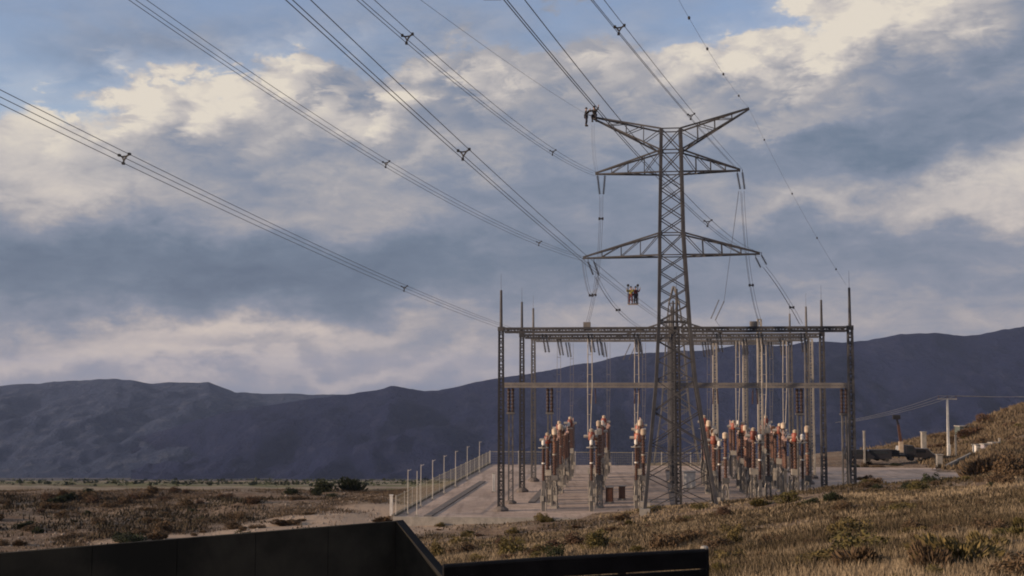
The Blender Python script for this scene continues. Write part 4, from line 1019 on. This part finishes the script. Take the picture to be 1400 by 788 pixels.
def label_scatter():
    cells = {}
    marks = ((-999, 120, 'near the left picture edge'), (120, 260, 'below the left mountain top'), (260, 430, 'left of the sandy track'), (430, 560, 'beside the yard fence'), (560, 700, 'left of the portals'),
             (700, 860, 'below the left switchgear'), (860, 990, 'below the pylon'), (990, 1100, 'below the right switchgear'), (1100, 1200, 'below the rightmost portal'), (1200, 1300, 'below the utility pole'), (1300, 9999, 'near the right picture edge'))
    for o, kd, asp, (px, py), place in SCAT:
        mk = [m[2] for m in marks if m[0] <= px < m[1]][0]; form = 'flat' if asp > 3.2 else ('bushy' if asp > 2.1 else 'upright')
        key = (place, mk, form, {'dark':'green','olive':'olive','brown':'brown','yellow':'yellowish','red':'reddish'}[kd]); cells.setdefault(key, []).append((py, px, o))
    for (place, mk, form, colr), lst in cells.items():
        lst.sort(key=lambda t: -t[0]); n = len(lst)
        for i, (py, px, o) in enumerate(lst):
            w = '' if n == 1 else ('nearest ' if i == 0 else ('farthest ' if i == n-1 else NUMW[i]+' nearest ' if i < 12 else 'far '))
            o['label'] = ('%s%s %s shrub %s %s' % (w, form, colr, place, mk)).strip()
scatter(60, -40, 440, 682, 756, ['brown','red','brown','dark','brown','brown'], (.6,2.6), 'on the scrubland', 'shrubs on the left scrubland')
scatter(22, 60, 470, 673, 690, ['brown','red','dark'], (1.0,2.8), 'at the scrubland edge', 'shrubs at the edge of the left scrubland')
scatter(28, 500, 720, 712, 775, ['brown','red','olive','yellow','brown'], (.6,1.9), 'on the slope', 'shrubs below the yard edge')
scatter(36, 720, 1000, 700, 775, ['brown','olive','brown','red','olive'], (.5,1.6), 'in the grass', 'shrubs below the pylon')
scatter(50, 990, 1420, 690, 800, ['brown','brown','olive','yellow','brown'], (.35,1.3), 'on the grassy bank', 'shrubs on the right bank', 20)
scatter(34, 1150, 1420, 636, 672, ['brown','brown','dark','olive'], (.8,2.4), 'on the bank crest', 'shrubs on the crest of the right bank')
scatter(46, 1235, 1420, 560, 622, ['brown','red','olive','brown'], (1.6,4.4), 'on the far hillside', 'shrubs on the far hillside', 180, 420)
label_scatter()
for k in protos:
    for q in protos[k]:
        if q.name not in used:
            for ch in list(q.children): bpy.data.objects.remove(ch)
            bpy.data.objects.remove(q)

# dry grass: one mass
def tufts(N, name, mat, seed, pxr, pyr, hh, blades=7, wid=.022, dens=None, spread=.16):
    r_ = np.random.default_rng(seed); px = r_.uniform(*pxr, N*3); Yv = np.exp(r_.uniform(np.log(pyr[0]), np.log(pyr[1]), N*3)); Xv = (px-700)/1700*Yv
    a, b = yard_inv(Xv, Yv); z = height(Xv, Yv); keep = ~((a > PA0-.6) & (b > PB0-.5) & (z < .15) & (a < PA1)); keep &= ~((px < 640) & (Yv < 30)); keep &= ~((np.abs(Xv+17.5+(135-Yv)*.62) < 12+3*np.sin(Yv*.5)+r_.normal(0,1.5,len(Xv))) & (Yv > 100) & (r_.random(len(Xv)) < .93))
    nz = bumps(Xv*3.1+40+seed*7, Yv*3.1)+bumps(Yv*.9, Xv*.9+11+seed*5)+r_.normal(0,.18,len(Xv)); keep &= nz > -.05
    Xv, Yv, z = Xv[keep][:N], Yv[keep][:N], z[keep][:N]; n = len(Xv); sc_ = np.clip(Yv/60, .55, 2.2)
    P = np.repeat(np.stack([Xv, Yv, z-.03], 1), blades, 0); S = np.repeat(sc_, blades); m = len(P)
    th = r_.uniform(0, 6.28, m); ln = r_.uniform(.1, .6, m); h = hh*r_.uniform(.5, 1.3, m)*np.repeat(r_.uniform(.6,1.3,n), blades)
    P[:,0] += r_.normal(0, spread, m)*S; P[:,1] += r_.normal(0, spread, m)*S
    w = wid*S*r_.uniform(.6,1.4,m); ph = r_.uniform(0,6.28,m)
    side_ = np.stack([np.cos(ph)*w, np.sin(ph)*w, np.zeros(m)], 1); tip = P+np.stack([np.cos(th)*ln*h, np.sin(th)*ln*h, h], 1)
    v = np.stack([P-side_, P+side_, tip], 1).reshape(-1,3); f = np.arange(3*m).reshape(m,3)
    link(name, mesh_np(name, v, f, mat), label=None, kind='stuff')
tufts(50000, 'dry_grass', grass_m, 3, (880, 1750), (19, 150), .20, spread=.22)
tufts(20000, 'dry_grass', grass_m, 5, (560, 960), (24, 140), .24, spread=.22)
tufts(12000, 'dry_grass', leafmat('brown_scrub_stalks', (.07,.05,.035), (.12,.085,.055), (.16,.12,.08)), 6, (-60, 560), (85, 195), .26, spread=.22)
tufts(30000, 'low_brown_scrub', leafmat('brown_low_scrub', (.05,.038,.026), (.10,.07,.045), (.09,.075,.035)), 9, (560, 1750), (20, 150), .26, 8, .035, None, .26)
tufts(1800, 'dark_scrub', leafmat('dark_low_scrub', (.035,.028,.02), (.075,.05,.035), (.055,.05,.028)), 15, (-60, 470), (92, 172), .42, 9, .045, None, .38)
tufts(26000, 'hillside_scrub', leafmat('brown_hill_scrub', (.11,.08,.055), (.20,.15,.10), (.15,.12,.07)), 12, (1180, 1500), (185, 340), .7, 7, .07, None, .4)
# stones
def stones(N, pxr, yr, seed, sz):
    r_ = np.random.default_rng(seed); V = []; Fc = []; base = [(1,0,0),(-1,0,0),(0,1,0),(0,-1,0),(0,0,.7),(0,0,-.7)]; fc = [(0,2,4),(2,1,4),(1,3,4),(3,0,4),(2,0,5),(1,2,5),(3,1,5),(0,3,5)]
    for i in range(N):
        Yv = math.exp(r_.uniform(math.log(yr[0]), math.log(yr[1]))); Xv = (r_.uniform(*pxr)-700)/1700*Yv; a, b = yard_inv(Xv, Yv); z = hz(Xv, Yv)
        if a > PA0-.5 and b > PB0-.5 and z < .2: continue
        s = sz*r_.uniform(.4,1.6); k = len(V)
        for q in base: V.append((Xv+q[0]*s*r_.uniform(.6,1.2), Yv+q[1]*s*r_.uniform(.6,1.2), z+q[2]*s*r_.uniform(.6,1.1)))
        Fc += [tuple(j+k for j in t) for t in fc]
    link('loose_stones', mesh_np('loose_stones', np.array(V), np.array(Fc), rock_m), kind='stuff')
stones(900, (-60,560), (100,190), 4, .16); stones(700, (900,1450), (19,130), 8, .09); stones(500, (1200,1450), (200,330), 18, .35)

# low tree line and fields on the far valley floor: a mass too far off to count
def far_scrub():
    r_ = np.random.default_rng(31); V = []; Q = []
    n = 1500; px = r_.uniform(-80, 700, n); Yv = np.exp(r_.uniform(np.log(600), np.log(3000), n)); Xv = (px-700)/1700*Yv; z = height(Xv, Yv)
    for X_, Y_, Z_ in zip(Xv, Yv, z):
        s = r_.uniform(.4, 1.3)*(1+Y_/1800)
        for k in range(7):
            c = np.array([X_+r_.normal(0,s*.7), Y_+r_.normal(0,s*.7), Z_+r_.uniform(0,.9)*s]); a = r_.normal(size=3)*s*.4; b = r_.normal(size=3)*s*.4; i = len(V); V += [c-a, c+b, c+a, c-b]; Q.append((i,i+1,i+2,i+3))
    link('far_scrub', mesh_np('far_scrub', np.array(V), np.array(Q), leaf_dark), kind='stuff')
far_scrub()

# ------------------------------------------------------------------ haze
hm = bpy.data.materials.new('pale_haze'); hm.use_nodes = True; ht = hm.node_tree; ht.nodes.clear()
pv = ht.nodes.new('ShaderNodeVolumePrincipled'); pv.inputs['Color'].default_value = (.52,.66,1.0,1); pv.inputs['Density'].default_value = 3.4e-5; pv.inputs['Anisotropy'].default_value = .0
ho = ht.nodes.new('ShaderNodeOutputMaterial'); ht.links.new(pv.outputs[0], ho.inputs['Volume'])
USE_HAZE = True
if USE_HAZE: MB().box((0, 5000, -65), (54000, 34400, 730)).build('haze', hm, kind='stuff')
